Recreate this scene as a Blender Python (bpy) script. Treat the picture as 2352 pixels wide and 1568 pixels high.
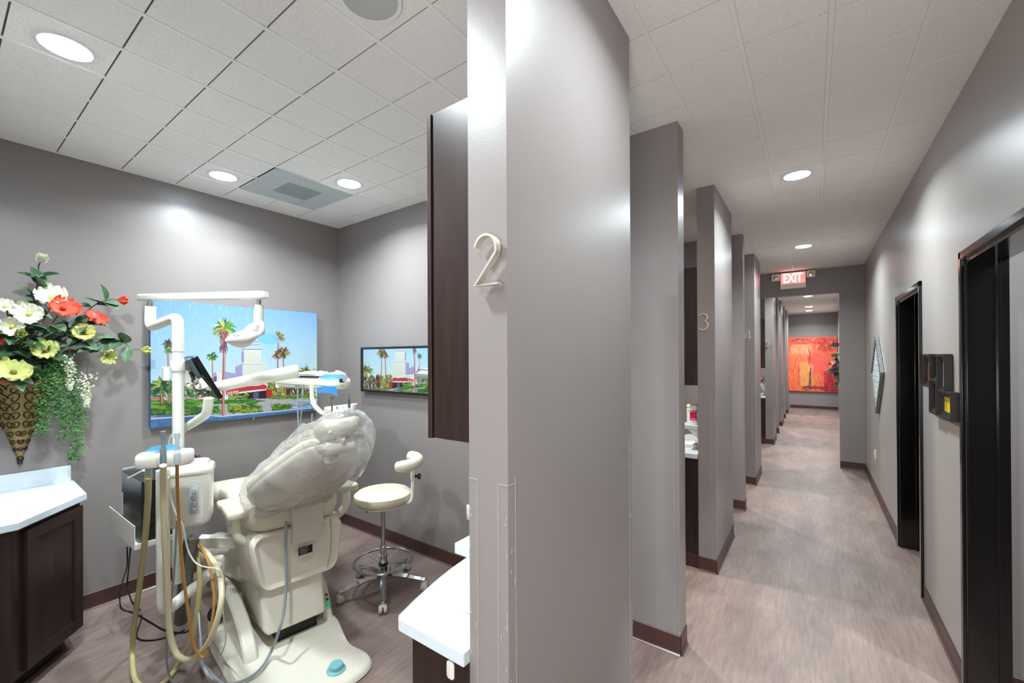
import bpy, bmesh, math, random
import numpy as np
from mathutils import Vector, Matrix
PI = math.pi
for o in list(bpy.data.objects): bpy.data.objects.remove(o)
S = bpy.context.scene
C = S.collection

# ------------------------------------------------------------------ camera
FPX, CYP, CAMZ = 965.58, 816.46, 1.66
H = 2.97
def _cam(yaw, pitch, roll):
    f = Vector((-math.sin(yaw)*math.cos(pitch), math.cos(yaw)*math.cos(pitch), math.sin(pitch)))
    r = Vector((math.cos(yaw), math.sin(yaw), 0)); u = r.cross(f)
    c, s = math.cos(roll), math.sin(roll)
    return c*r+s*u, -s*r+c*u, f
CR, CU, CF = _cam(math.radians(35.604), math.radians(.193), math.radians(-.266))
cd = bpy.data.cameras.new('camera'); cam = bpy.data.objects.new('camera', cd); C.objects.link(cam)
cd.sensor_width = 36; cd.lens = 36*FPX/2352; cd.shift_y = (CYP-784)/2352; cd.clip_start = .02; cd.clip_end = 100
m = Matrix.Identity(4)
for i in range(3): m[i][0], m[i][1], m[i][2] = CR[i], CU[i], -CF[i]
m[2][3] = CAMZ; cam.matrix_world = m
S.camera = cam
# ------------------------------------------------------------------ world, view
w = bpy.data.worlds.new('world'); S.world = w; w.use_nodes = True
w.node_tree.nodes['Background'].inputs[0].default_value = (.8, .9, 1, 1)
w.node_tree.nodes['Background'].inputs[1].default_value = .3
S.view_settings.view_transform = 'Standard'; S.view_settings.look = 'None'
S.view_settings.gamma = 1; S.view_settings.use_curve_mapping = False
S.view_settings.exposure = 1.35
COOL = (.85, .96, .99); WARM = (1, .92, .82)
# ------------------------------------------------------------------ surveying helpers: sight line -> point on a plane of the place
def sight(x, y): return (CR*((x-1176)/FPX) - CU*((y-CYP)/FPX) + CF)
CAMP = Vector((0, 0, CAMZ))
def onz(x, y, z): d = sight(x, y); return CAMP + d*((z-CAMZ)/d.z)
def onx(x, y, X): d = sight(x, y); return CAMP + d*(X/d.x)
def ony(x, y, Y): d = sight(x, y); return CAMP + d*(Y/d.y)
# ------------------------------------------------------------------ materials
def lin(c): return tuple((v/255/12.92 if v/255 <= .04045 else ((v/255+.055)/1.055)**2.4) for v in c)+(1,)
MATS = {}
def mat(name, c, rough=.5, metal=0, spec=.5, coat=0, noise=0, scale=20, bump=0, bscale=60, trans=0, alpha=1, ior=1.45, emit=0, emitc=None, stretch=None):
    if name in MATS: return MATS[name]
    M = bpy.data.materials.new(name); M.use_nodes = True; N = M.node_tree; b = N.nodes['Principled BSDF']
    c = lin(c)
    b.inputs['Base Color'].default_value = c; b.inputs['Roughness'].default_value = rough
    b.inputs['Metallic'].default_value = metal; b.inputs['Specular IOR Level'].default_value = spec
    b.inputs['Coat Weight'].default_value = coat; b.inputs['Coat Roughness'].default_value = .08
    b.inputs['Transmission Weight'].default_value = trans; b.inputs['Alpha'].default_value = alpha; b.inputs['IOR'].default_value = ior
    if emit:
        b.inputs['Emission Color'].default_value = lin(emitc) if emitc else c; b.inputs['Emission Strength'].default_value = emit
    tc = N.nodes.new('ShaderNodeTexCoord'); mp = N.nodes.new('ShaderNodeMapping'); N.links.new(tc.outputs['Object'], mp.inputs[0])
    if stretch: mp.inputs['Scale'].default_value = stretch
    n = N.nodes.new('ShaderNodeTexNoise'); n.inputs['Scale'].default_value = scale; n.inputs['Detail'].default_value = 5
    N.links.new(mp.outputs[0], n.inputs['Vector'])
    r = N.nodes.new('ShaderNodeValToRGB'); k = max(noise, .015)
    r.color_ramp.elements[0].position = .3; r.color_ramp.elements[1].position = .7
    r.color_ramp.elements[0].color = tuple(max(0, v*(1-k)) for v in c[:3])+(1,)
    r.color_ramp.elements[1].color = tuple(min(1, v*(1+k)) for v in c[:3])+(1,)
    N.links.new(n.outputs['Fac'], r.inputs[0]); N.links.new(r.outputs[0], b.inputs['Base Color'])
    if bump:
        n2 = N.nodes.new('ShaderNodeTexNoise'); n2.inputs['Scale'].default_value = bscale; n2.inputs['Detail'].default_value = 3
        N.links.new(mp.outputs[0], n2.inputs['Vector'])
        bp = N.nodes.new('ShaderNodeBump'); bp.inputs['Strength'].default_value = bump; bp.inputs['Distance'].default_value = .01
        N.links.new(n2.outputs['Fac'], bp.inputs['Height']); N.links.new(bp.outputs[0], b.inputs['Normal'])
    MATS[name] = M
    return M
def colmat(name, rough=.6, spec=.4, bump=0):
    if name in MATS: return MATS[name]
    M = bpy.data.materials.new(name); M.use_nodes = True; N = M.node_tree; b = N.nodes['Principled BSDF']
    a = N.nodes.new('ShaderNodeVertexColor'); a.layer_name = 'Col'
    N.links.new(a.outputs[0], b.inputs['Base Color']); b.inputs['Roughness'].default_value = rough; b.inputs['Specular IOR Level'].default_value = spec
    MATS[name] = M; return M
wallm = mat('satin_greige_paint', (134, 127, 125), .36, spec=.6, noise=.02, scale=3, bump=.03, bscale=220)
ceilm = None
def make_ceil():
    M = mat('ceiling_tile', (228, 224, 219), .9, spec=.2); N = M.node_tree; b = N.nodes['Principled BSDF']
    tc = N.nodes.new('ShaderNodeTexCoord'); v = N.nodes.new('ShaderNodeTexNoise'); v.inputs['Scale'].default_value = 250; v.inputs['Detail'].default_value = 2
    N.links.new(tc.outputs['Object'], v.inputs['Vector'])
    r = N.nodes.new('ShaderNodeValToRGB'); r.color_ramp.elements[0].position = .33; r.color_ramp.elements[1].position = .45
    r.color_ramp.elements[0].color = lin((220, 216, 212)); r.color_ramp.elements[1].color = lin((242, 239, 235))
    N.links.new(v.outputs['Fac'], r.inputs[0]); N.links.new(r.outputs[0], b.inputs['Base Color']); return M
ceilm = make_ceil()
wallr = mat('satin_greige_right_wall', (164, 158, 153), .37, spec=.6, noise=.02, scale=3, bump=.03, bscale=220)  # right wall base colour, lighter than the other walls
teem = mat('ceiling_tee', (240, 239, 237), .55)
darkm = mat('ceiling_void', (96, 92, 88), .9)
def make_floor():
    M = bpy.data.materials.new('vinyl_plank'); M.use_nodes = True; N = M.node_tree; b = N.nodes['Principled BSDF']; L = N.links
    tc = N.nodes.new('ShaderNodeTexCoord')
    def mp(s, rot=0):
        q = N.nodes.new('ShaderNodeMapping'); q.inputs['Scale'].default_value = s; q.inputs['Rotation'].default_value = (0, 0, rot); L.new(tc.outputs['Object'], q.inputs[0]); return q
    br = N.nodes.new('ShaderNodeTexBrick'); q = mp((1, 1, 1), PI/2); L.new(q.outputs[0], br.inputs['Vector'])
    br.inputs['Scale'].default_value = 1; br.inputs['Brick Width'].default_value = .92; br.inputs['Row Height'].default_value = .152
    br.inputs['Mortar Size'].default_value = .0008; br.inputs['Mortar Smooth'].default_value = .3
    br.inputs['Color1'].default_value = lin((134, 115, 108)); br.inputs['Color2'].default_value = lin((124, 106, 99)); br.inputs['Mortar'].default_value = lin((112, 97, 92))
    n1 = N.nodes.new('ShaderNodeTexNoise'); n1.inputs['Scale'].default_value = 6; n1.inputs['Detail'].default_value = 8; n1.inputs['Roughness'].default_value = .65
    L.new(mp((9, 1.0, 1)).outputs[0], n1.inputs['Vector'])
    n2 = N.nodes.new('ShaderNodeTexNoise'); n2.inputs['Scale'].default_value = 2.2; n2.inputs['Detail'].default_value = 4
    L.new(mp((2.2, .8, 1)).outputs[0], n2.inputs['Vector'])
    r = N.nodes.new('ShaderNodeValToRGB'); r.color_ramp.elements[0].position = .36; r.color_ramp.elements[1].position = .66
    r.color_ramp.elements[0].color = (.80, .78, .78, 1); r.color_ramp.elements[1].color = (1.12, 1.12, 1.12, 1); L.new(n1.outputs['Fac'], r.inputs[0])
    r2 = N.nodes.new('ShaderNodeValToRGB'); r2.color_ramp.elements[0].position = .35; r2.color_ramp.elements[1].position = .65
    r2.color_ramp.elements[0].color = (.80, .78, .79, 1); r2.color_ramp.elements[1].color = (1.14, 1.15, 1.13, 1); L.new(n2.outputs['Fac'], r2.inputs[0])
    m1 = N.nodes.new('ShaderNodeMixRGB'); m1.blend_type = 'MULTIPLY'; m1.inputs[0].default_value = 1; L.new(br.outputs[0], m1.inputs[1]); L.new(r.outputs[0], m1.inputs[2])
    m2 = N.nodes.new('ShaderNodeMixRGB'); m2.blend_type = 'MULTIPLY'; m2.inputs[0].default_value = 1; L.new(m1.outputs[0], m2.inputs[1]); L.new(r2.outputs[0], m2.inputs[2])
    L.new(m2.outputs[0], b.inputs['Base Color']); b.inputs['Roughness'].default_value = .46; b.inputs['Specular IOR Level'].default_value = .55
    bp = N.nodes.new('ShaderNodeBump'); bp.inputs['Strength'].default_value = .12; bp.inputs['Distance'].default_value = .003
    L.new(n1.outputs['Fac'], bp.inputs['Height']); L.new(bp.outputs[0], b.inputs['Normal']); return M
floorm = make_floor()
basem = mat('brown_cove_base', (72, 46, 43), .38, noise=.12, scale=5)
basetoe = mat('brown_cove_toe', (96, 76, 72), .25)
espresso = mat('espresso_wood', (44, 30, 27), .33, spec=.5, noise=.28, scale=9, stretch=(3, 3, .35))
blackm = mat('black_gloss_trim', (10, 8, 9), .16, spec=.6, coat=.3)
whitelam = mat('white_laminate', (204, 213, 220), .3, noise=.01)
chairw = mat('cream_plastic', (234, 229, 214), .3, spec=.5)
uphol = mat('cream_vinyl', (224, 215, 195), .34, spec=.5, bump=.03, bscale=300)
unitw = mat('white_unit_plastic', (232, 230, 220), .3)
unitp = mat('white_unit_tube', (226, 226, 216), .25)
chrome = mat('chrome', (205, 208, 212), .16, 1)
brushed = mat('brushed_metal', (214, 207, 194), .38, .75)
black = mat('black_plastic', (18, 18, 20), .35)
pewter = mat('dark_pewter', (44, 46, 50), .42, .3)
bluef = mat('blue_barrier_film', (112, 196, 240), .25, alpha=.72)
greyh = mat('grey_hose', (150, 156, 160), .35)
# ------------------------------------------------------------------ object helpers
def obj(name, bm, m, parent=None, smooth=True, angle=.6, bevel=0, seg=2, sub=0, label=None):
    me = bpy.data.meshes.new(name)
    bmesh.ops.recalc_face_normals(bm, faces=bm.faces)
    bm.to_mesh(me); bm.free()
    o = bpy.data.objects.new(name, me); C.objects.link(o)
    for k in (m if isinstance(m, (list, tuple)) else [m]): me.materials.append(k)
    if smooth:
        for p in me.polygons: p.use_smooth = True
        if not sub: me.set_sharp_from_angle(angle=angle)
    if bevel:
        b = o.modifiers.new('bevel', 'BEVEL'); b.width = bevel; b.segments = seg; b.limit_method = 'ANGLE'; b.angle_limit = .7; b.harden_normals = True
    if sub: s = o.modifiers.new('sub', 'SUBSURF'); s.levels = sub; s.render_levels = sub
    if parent is not None: o.parent = parent
    if label: o['label'] = label
    return o
def tag(o, label, cat, group=None, kind=None):
    o['label'] = label; o['category'] = cat
    if group: o['group'] = group
    if kind: o['kind'] = kind
    return o
def thing(name, label, cat, loc=(0, 0, 0), rz=0, group=None):
    o = bpy.data.objects.new(name, None); C.objects.link(o); o.location = loc; o.rotation_euler = (0, 0, rz); o.empty_display_size = .05
    return tag(o, label, cat, group)
def struct(name, bm, m, parent=None, **k):
    o = obj(name, bm, m, parent, **k)
    if parent is None: o['kind'] = 'structure'
    return o
def B(): return bmesh.new()
def box(bm, x0, x1, y0, y1, z0, z1, M=None, mi=0):
    vs = [bm.verts.new((x, y, z)) for x in (x0, x1) for y in (y0, y1) for z in (z0, z1)]
    fs = [bm.faces.new([vs[i] for i in f]) for f in ((0, 1, 3, 2), (4, 6, 7, 5), (0, 4, 5, 1), (2, 3, 7, 6), (0, 2, 6, 4), (1, 5, 7, 3))]
    for f in fs: f.material_index = mi
    if M: bmesh.ops.transform(bm, matrix=M, verts=vs)
    return vs
def bx(*a, **k): b = B(); box(b, *a, **k); return b
def frame(p, d, up=None):
    d = Vector(d).normalized(); u = Vector(up) if up else (Vector((0, 0, 1)) if abs(d.z) < .95 else Vector((1, 0, 0)))
    x = u.cross(d).normalized(); y = d.cross(x)
    return x, y, d
def smoothpts(P, n=8, closed=False):
    P = [Vector(p) for p in P]; out = []; N = len(P)
    rng = range(N) if closed else range(N-1)
    for i in rng:
        p0 = P[(i-1) % N] if (closed or i > 0) else P[0]*2-P[1]
        p1 = P[i]; p2 = P[(i+1) % N]
        p3 = P[(i+2) % N] if (closed or i+2 < N) else P[-1]*2-P[-2]
        for k in range(n):
            t = k/n
            out.append(.5*((2*p1)+(p2-p0)*t+(2*p0-5*p1+4*p2-p3)*t*t+(3*p1-p0-3*p2+p3)*t**3))
    if not closed: out.append(P[-1].copy())
    return out
def fillet(P, r, n=6):
    P = [Vector(p) for p in P]; out = [P[0]]
    for i in range(1, len(P)-1):
        a, b, c = P[i-1], P[i], P[i+1]
        d1 = (a-b); d2 = (c-b); q = min(r, d1.length*.49, d2.length*.49)
        s = b+d1.normalized()*q; e = b+d2.normalized()*q
        for k in range(n+1):
            t = k/n; out.append(s*(1-t)**2+b*2*t*(1-t)+e*t*t)
    out.append(P[-1]); return out
def tube(bm, P, r, seg=12, caps=True, flat=1, mi=0, up=None):
    P = [Vector(p) for p in P]; n = len(P)
    R = r if isinstance(r, (list, tuple)) else [r]*n
    if len(R) != n: R = [R[min(len(R)-1, int(i*len(R)/n))] for i in range(n)]
    rings = []; x = None
    for i, p in enumerate(P):
        d = (P[min(i+1, n-1)]-P[max(i-1, 0)]).normalized()
        if x is None: x, y, _ = frame(p, d, up)
        else: x = (x-d*x.dot(d)).normalized(); y = d.cross(x)
        rings.append([bm.verts.new(p+(x*math.cos(a)+y*flat*math.sin(a))*R[i]) for a in (2*PI*k/seg for k in range(seg))])
    for a, b in zip(rings, rings[1:]):
        for k in range(seg): bm.faces.new((a[k], a[(k+1) % seg], b[(k+1) % seg], b[k])).material_index = mi
    if caps:
        bm.faces.new(rings[0][::-1]).material_index = mi; bm.faces.new(rings[-1]).material_index = mi
    return rings
def tb(P, r, seg=12, smooth=0, fil=0, **k):
    b = B(); P = fillet(P, fil) if fil else (smoothpts(P, smooth) if smooth else P); tube(b, P, r, seg, **k); return b
def lathe(bm, prof, c=(0, 0, 0), d=(0, 0, 1), seg=32, mi=0, sq=(1, 1), up=None):
    x, y, z = frame(c, d, up); c = Vector(c); rings = []
    for r, h in prof:
        if r < 1e-5: rings.append([bm.verts.new(c+z*h)])
        else: rings.append([bm.verts.new(c+z*h+x*r*sq[0]*math.cos(2*PI*k/seg)+y*r*sq[1]*math.sin(2*PI*k/seg)) for k in range(seg)])
    for a, b in zip(rings, rings[1:]):
        for k in range(seg):
            k2 = (k+1) % seg
            if len(a) == 1 and len(b) == 1: continue
            if len(a) == 1: f = (a[0], b[k2], b[k])
            elif len(b) == 1: f = (a[k], a[k2], b[0])
            else: f = (a[k], a[k2], b[k2], b[k])
            bm.faces.new(f).material_index = mi
    for rg, rev in ((rings[0], 1), (rings[-1], 0)):
        if len(rg) > 1: bm.faces.new(rg[::-1] if rev else rg).material_index = mi
def lt(prof, c=(0, 0, 0), d=(0, 0, 1), seg=32, **k): b = B(); lathe(b, prof, c, d, seg, **k); return b
def slab(bm, out, prof, O=(0, 0, 0), ex=(1, 0, 0), ey=(0, 1, 0), ez=(0, 0, 1), warp=None, mi=0, seg=6, closed_smooth=True):
    """outline out (2-D), lofted through prof = [(inset, height), ...]"""
    O, ex, ey, ez = Vector(O), Vector(ex), Vector(ey), Vector(ez)
    Q = [Vector((p[0], p[1], 0)) for p in out]
    if closed_smooth: Q = smoothpts(Q, seg, True)
    n = len(Q); area = sum(Q[i].x*Q[(i+1) % n].y-Q[(i+1) % n].x*Q[i].y for i in range(n))
    s = 1 if area > 0 else -1; nor = []
    for i in range(n):
        d = (Q[(i+1) % n]-Q[i-1]).normalized(); nor.append(Vector((-d.y, d.x, 0))*s)
    rings = []
    for ins, h in prof:
        rg = []
        for q, nn in zip(Q, nor):
            p = q+nn*ins; z = h
            if warp: p.x, p.y, z = warp(p.x, p.y, z)
            rg.append(bm.verts.new(O+ex*p.x+ey*p.y+ez*z))
        rings.append(rg)
    for a, b in zip(rings, rings[1:]):
        for k in range(n): bm.faces.new((a[k], a[(k+1) % n], b[(k+1) % n], b[k])).material_index = mi
    if not warp:
        bm.faces.new(rings[0][::-1]).material_index = mi; bm.faces.new(rings[-1]).material_index = mi; return
    for (ins, h), rg in ((prof[0], rings[0]), (prof[-1], rings[-1])):
        B2 = [q+nn*ins for q, nn in zip(Q, nor)]; c = sum(B2, Vector((0, 0, 0)))/n; last = rg
        def pt(p):
            x, y, z = warp(p.x, p.y, h); return bm.verts.new(O+ex*x+ey*y+ez*z)
        for t in (.8, .6, .4, .2):
            r2 = [pt(c+(p-c)*t) for p in B2]
            for k in range(n): bm.faces.new((last[k], last[(k+1) % n], r2[(k+1) % n], r2[k])).material_index = mi
            last = r2
        v0 = pt(c)
        for k in range(n): bm.faces.new((last[k], last[(k+1) % n], v0)).material_index = mi
def sl(*a, **k): b = B(); slab(b, *a, **k); return b
def pillow(t, r): # rounded edge profile of thickness t, edge radius r
    return [(r, 0), (r*.3, r*.1), (0, r*.55), (0, t-r*.55), (r*.3, t-r*.1), (r, t)]
def rrect(w, h, r, n=5, cx=0, cy=0):
    o = []
    for sx, sy, a0 in ((1, 1, 0), (-1, 1, 90), (-1, -1, 180), (1, -1, 270)):
        for k in range(n+1):
            a = math.radians(a0+90*k/n); o.append((cx+sx*(w/2-r)+r*math.cos(a), cy+sy*(h/2-r)+r*math.sin(a)))
    return o
def ribbon(bm, P, w, d0, d1, O, ex, ey, ez):
    """flat bar following 2-D path P, width w, standing from depth d0 to d1 along ez"""
    O, ex, ey, ez = map(Vector, (O, ex, ey, ez)); n = len(P); L = []
    for i in range(n):
        a = Vector(P[max(i-1, 0)]); b = Vector(P[min(i+1, n-1)]); p = Vector(P[i])
        d = (b-a).normalized(); nn = Vector((-d.y, d.x)); k = 1
        if 0 < i < n-1:
            d1_ = (p-a).normalized(); k = 1/max(.4, abs(nn.dot(Vector((-d1_.y, d1_.x)))))
        L.append((p+nn*w/2*k, p-nn*w/2*k))
    rr = [[bm.verts.new(O+ex*q.x+ey*q.y+ez*d) for q, d in ((l, d0), (r, d0), (r, d1), (l, d1))] for l, r in L]
    for a, b in zip(rr, rr[1:]):
        for k in range(4): bm.faces.new((a[k], a[(k+1) % 4], b[(k+1) % 4], b[k]))
    bm.faces.new(rr[0][::-1]); bm.faces.new(rr[-1])
def text(name, s, size, m, O, ex, ey, parent=None, depth=.001, bold=0, sx=1, label=None):
    cu = bpy.data.curves.new(name, 'FONT'); cu.body = s; cu.size = size; cu.extrude = depth; cu.align_x = 'CENTER'; cu.align_y = 'CENTER'; cu.offset = bold
    t = bpy.data.objects.new(name, cu); me = bpy.data.meshes.new_from_object(t); bpy.data.objects.remove(t)
    me.name = name; o = bpy.data.objects.new(name, me); C.objects.link(o); me.materials.clear(); me.materials.append(m)
    ex, ey = Vector(ex).normalized(), Vector(ey).normalized(); ez = ex.cross(ey)
    M = Matrix.Identity(4)
    for i in range(3): M[i][0], M[i][1], M[i][2], M[i][3] = ex[i]*sx, ey[i], ez[i], O[i]
    me.transform(M)
    if parent is not None: o.parent = parent
    if label: o['label'] = label
    return o
def dup(root, loc=None, rz=None, label=None):
    r = root.copy(); C.objects.link(r)
    if loc is not None: r.location = loc
    if rz is not None: r.rotation_euler = (0, 0, rz)
    if label: r['label'] = label
    for ch in list(root.children):
        c = ch.copy(); C.objects.link(c); c.parent = r
        for g in list(ch.children):
            d = g.copy(); C.objects.link(d); d.parent = c
    return r
# ================================================================== THE SETTING
XL, XS, XR, TH = -3.91, -.607, .606, .125   # canvas wall, corridor face of the wall ends, right wall, partition thickness
YE = 7.86; YF = 16.05
b = B(); box(b, -3.95, 3.2, -4.2, 16.2, -.05, 0); struct('floor', b, floorm, smooth=False)
# ceiling: 12-inch tile faces between tees
b = B(); box(b, -3.95, 3.2, -4.2, 16.2, H+.006, H+.06, mi=2)
g = .3048; x0 = .0655; y0 = 2.62
VENT = (x0-12*g, x0-10*g, y0-4*g, y0-2*g)
random.seed(4)
i = -13
while x0+i*g < 3.2:
    xa, xb = x0+i*g+.0102, x0+(i+1)*g-.0102
    j = -22
    while y0+j*g < 16.2:
        ya, yb = y0+j*g+.0032, y0+(j+1)*g-.0032
        inv = VENT[0]-.01 < (xa+xb)/2 < VENT[1]+.01 and VENT[2]-.01 < (ya+yb)/2 < VENT[3]+.01
        if not inv:
            dz = random.uniform(0, .0012)
            box(b, max(xa, -3.95), min(xb, 3.2), ya, yb, H+dz, H+.006, mi=0)
        j += 1
    box(b, x0+i*g-.0095, x0+i*g+.0095, -4.2, 16.2, H-.0012, H+.006, mi=1)
    i += 1
struct('ceiling', b, [ceilm, teem, darkm], smooth=False)
def wall(name, *a): return struct(name, bx(*a), wallm, smooth=False)
wall('wall_left', XL-.12, XL, -4.2, YF+.1, 0, H+.003)
wall('wall_far', XL, 3.2, YF, YF+.12, 0, H+.003)
b = B(); box(b, -3.9, -1.4, -4.3, -4.18, 0, H+.003); box(b, 1.7, 3.2, -4.3, -4.18, 0, H+.003); box(b, -1.4, 1.7, -4.3, -4.18, 2.75, H+.003); box(b, -1.4, 1.7, -4.3, -4.18, 0, .12)
struct('wall_back', b, wallm, smooth=False)
b = B()
for xa in (-1.4, -.39, .63, 1.65): box(b, xa, xa+.05, -4.27, -4.21, .12, 2.75)
struct('added_window_1', b, blackm, smooth=False)  # invented window frame, put in the back wall to let fill light in
# right wall with door openings
DA = (3.99, 4.93); DB = (1.95, 2.96); DH = 2.13
b = B()
box(b, XR, XR+.14, -4.2, DB[0], 0, H+.003); box(b, XR, XR+.14, DB[1], DA[0], 0, H+.003); box(b, XR, XR+.14, DA[1], YF, 0, H+.003)
box(b, XR, XR+.14, DB[0], DB[1], DH, H+.003); box(b, XR, XR+.14, DA[0], DA[1], DH, H+.003)
struct('wall_right', b, wallr, smooth=False)
# rooms behind the doors
wall('wall_right_room', .75, 3.1, 3.06, 3.16, 0, H); wall('wall_right_room', 2.2, 2.3, -1, 3.06, 0, H)
wall('wall_right_room', .75, 3.1, 4.97, 5.07, 0, H); wall('wall_right_room', 2.0, 2.1, 3.17, 4.97, 0, H)
# partitions and wall ends
QY = [(-.235, -.11), (2.44, 2.565), (5.11, 5.235)]
for a, c in QY: wall('wall_partition', XL, XS, a, c, 0, H+.003)
wall('wall_partition', XL, -.725, 7.78, 7.90, 0, H+.003)
for a, c in ((10.66, 10.785), (13.31, 13.435)): wall('wall_partition', XL, XS, a, c, 0, H+.003)
ST = [(.828, 1.685), (3.508, 4.345), (6.19, 6.93), (9.2, 9.95), (11.76, 12.55), (14.41, 15.2)]
for a, c in ST: wall('wall_end', XS-TH, XS, a, c, 0, H+.003)
# header wall with opening
b = B(); box(b, -.725, .318, YE, YE+.12, 2.595, H+.003); box(b, .318, XR, YE, YE+.12, 0, H+.003); struct('wall_header', b, wallm, smooth=False)
# cove base
def base(name, x0_, x1_, y0_, y1_, side):
    """side: which face of the wall, 'x+','x-','y+','y-'"""
    b = B(); t = .006; h = .108; prof = [(0, 0), (.016, 0), (.016, .003), (.009, .010), (t, .022), (t, h-.003), (t-.003, h), (0, h)]
    if side[0] == 'x':
        s = 1 if side[1] == '+' else -1; f = lambda d, y, z: (x0_+s*d, y, z); A = (y0_, y1_)
    else:
        s = 1 if side[1] == '+' else -1; f = lambda d, x, z: (x, y0_+s*d, z); A = (x0_, x1_)
    r = [[b.verts.new(f(d, q, z)) for d, z in prof] for q in A]
    for k in range(len(prof)-1):
        fc = b.faces.new((r[0][k], r[0][k+1], r[1][k+1], r[1][k]))
        fc.material_index = 1 if k <= 2 else 0
    b.faces.new(r[0]); b.faces.new(r[1][::-1])
    return struct(name, b, [basem, basetoe], smooth=False)
base('baseboard_left', XL, XL, -.1, 2.44, 'x+')
base('baseboard_partition', XL, XS, 2.44, 2.44, 'y-')
base('baseboard_partition', XS, XS, 2.44, 2.565, 'x+')
base('baseboard_partition', XL, XS, 5.11, 5.11, 'y-'); base('baseboard_partition', XS, XS, 5.11, 5.235, 'x+')
base('baseboard_partition', XL, XS, 10.66, 10.66, 'y-'); base('baseboard_partition', XS, XS, 10.66, 10.785, 'x+')
base('baseboard_partition', XL, XS, 13.31, 13.31, 'y-'); base('baseboard_partition', XS, XS, 13.31, 13.435, 'x+')
for a, c in ST:
    base('baseboard_wall_end', XS-TH, XS, a, a, 'y-'); base('baseboard_wall_end', XS, XS, a, c, 'x+')
base('baseboard_right', XR, XR, -4.1, DB[0]-.05, 'x-'); base('baseboard_right', XR, XR, DB[1]+.035, DA[0]-.035, 'x-'); base('baseboard_right', XR, XR, DA[1]+.035, YE, 'x-')
base('baseboard_header', .318, XR, YE, YE, 'y-'); base('baseboard_far', XS, XR, YF, YF, 'y-')
base('baseboard_right_room', .75, 2.2, 3.06, 3.06, 'y-')
# doors: black gloss frames
def doorframe(name, y0_, y1_):
    root = bpy.data.objects.new(name, None); C.objects.link(root); root['kind'] = 'structure'; root.location = (XR, (y0_+y1_)/2, 0)
    cy = (y0_+y1_)/2
    c = .038
    b = B()
    for ya, yb in ((y0_-c, y0_), (y1_, y1_+c)): box(b, -.016, .0, ya-cy, yb-cy, 0, DH+c)
    box(b, -.016, .0, y0_-c-cy, y1_+c-cy, DH, DH+c)
    obj('casing', b, blackm, root, bevel=.004)
    b = B(); box(b, .0, .14, y1_-.022-cy, y1_-cy, 0, DH); box(b, .0, .14, y0_-cy, y0_+.022-cy, 0, DH); box(b, .0, .14, y0_-cy, y1_-cy, DH-.022, DH)
    obj('jamb', b, blackm, root, bevel=.002)
    b = B(); box(b, .098, .112, y1_-.034-cy, y1_-.022-cy, 0, DH-.022); box(b, .098, .112, y0_+.022-cy, y0_+.034-cy, 0, DH-.022)
    obj('door_stop', b, blackm, root, bevel=.002)
    return root
doorframe('door_1', *DB); doorframe('door_2', *DA)
# ------------------------------------------------------------------ recessed lights
lens = mat('lamp_lens', (255, 255, 255), .5, emit=25, emitc=(226, 240, 255))
trimw = mat('lamp_trim', (235, 235, 235), .4)
def downlight(x, y, label, power, group, col=COOL, r=.078):
    t = thing('recessed_light', label, 'ceiling light', (x, y, H), 0, group)
    obj('trim', lt([(r, -.001), (r+.004, -.004), (r+.012, -.004), (r+.018, 0)], seg=40), trimw, t)
    obj('lens', lt([(0, -.014), (r*.6, -.012), (r*.9, -.007), (r+.001, -.001)], seg=40), lens, t)
    ld = bpy.data.lights.new('lamp', 'AREA'); ld.shape = 'DISK'; ld.size = 2*r-.01; ld.energy = power; ld.color = col; ld.spread = math.radians(150)
    lo = bpy.data.objects.new('lamp', ld); C.objects.link(lo); lo.parent = t; lo.location = (0, 0, -.016)
PW = 13.5
gx = lambda k: x0+(k+.5)*g
gy = lambda k: y0+(k+.5)*g
G2 = 'recessed lights over the dental chair room'; G3 = 'recessed lights along the corridor'
downlight(-2.546, .345, 'large-looking round recessed light at the upper left, nearest the camera', PW, G2)
downlight(gx(-12), gy(-5), 'round recessed light left of the square ceiling vent', PW*.62, G2)
downlight(gx(-10), gy(-3), 'round recessed light right of the square ceiling vent, by the mirror wall', PW, G2)
downlight(gx(-5), gy(-8), 'round recessed light above the front of the dental room, out of view', PW, G2)
CL = [(-13, None), (-5, None), (3, 'nearest round recessed light in view over the corridor'), (11, 'second round recessed light over the corridor, just before the exit sign'),
      (20, None), (28, 'first round recessed light seen beyond the corridor header'), (36, 'second round recessed light seen beyond the corridor header'), (40, 'farthest round recessed light, close to the far wall')]
for k, l in CL: downlight(gx(-1), gy(k), l or ('round recessed corridor light %s, out of view' % {-13: 'behind the camera', -5: 'overhead near the camera', 20: 'just past the header'}[k]), PW*1.1*(.62 if k == -5 else 1), G3)
for k, (yy, n) in enumerate(((3.4, 'third'), (6.1, 'fourth'), (9.0, 'fifth'), (11.8, 'sixth'), (14.5, 'seventh'))):
    downlight(gx(-6), yy, 'round recessed light inside the %s treatment room' % n, PW*1.3, 'recessed lights in the far treatment rooms', WARM)
downlight(1.5, 2.3, 'round recessed light in the room behind the near black door frame', PW*1.5, None)
# added area fill shining in through the invented opening behind the camera
ld = bpy.data.lights.new('added_window_fill', 'AREA'); ld.shape = 'RECTANGLE'; ld.size = 3.0; ld.size_y = 2.5; ld.energy = 10; ld.color = (.95, .98, 1)
lo = bpy.data.objects.new('added_window_fill', ld); C.objects.link(lo); lo.location = (.1, -4.35, 1.45); lo.rotation_euler = (PI/2, 0, 0)
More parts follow.
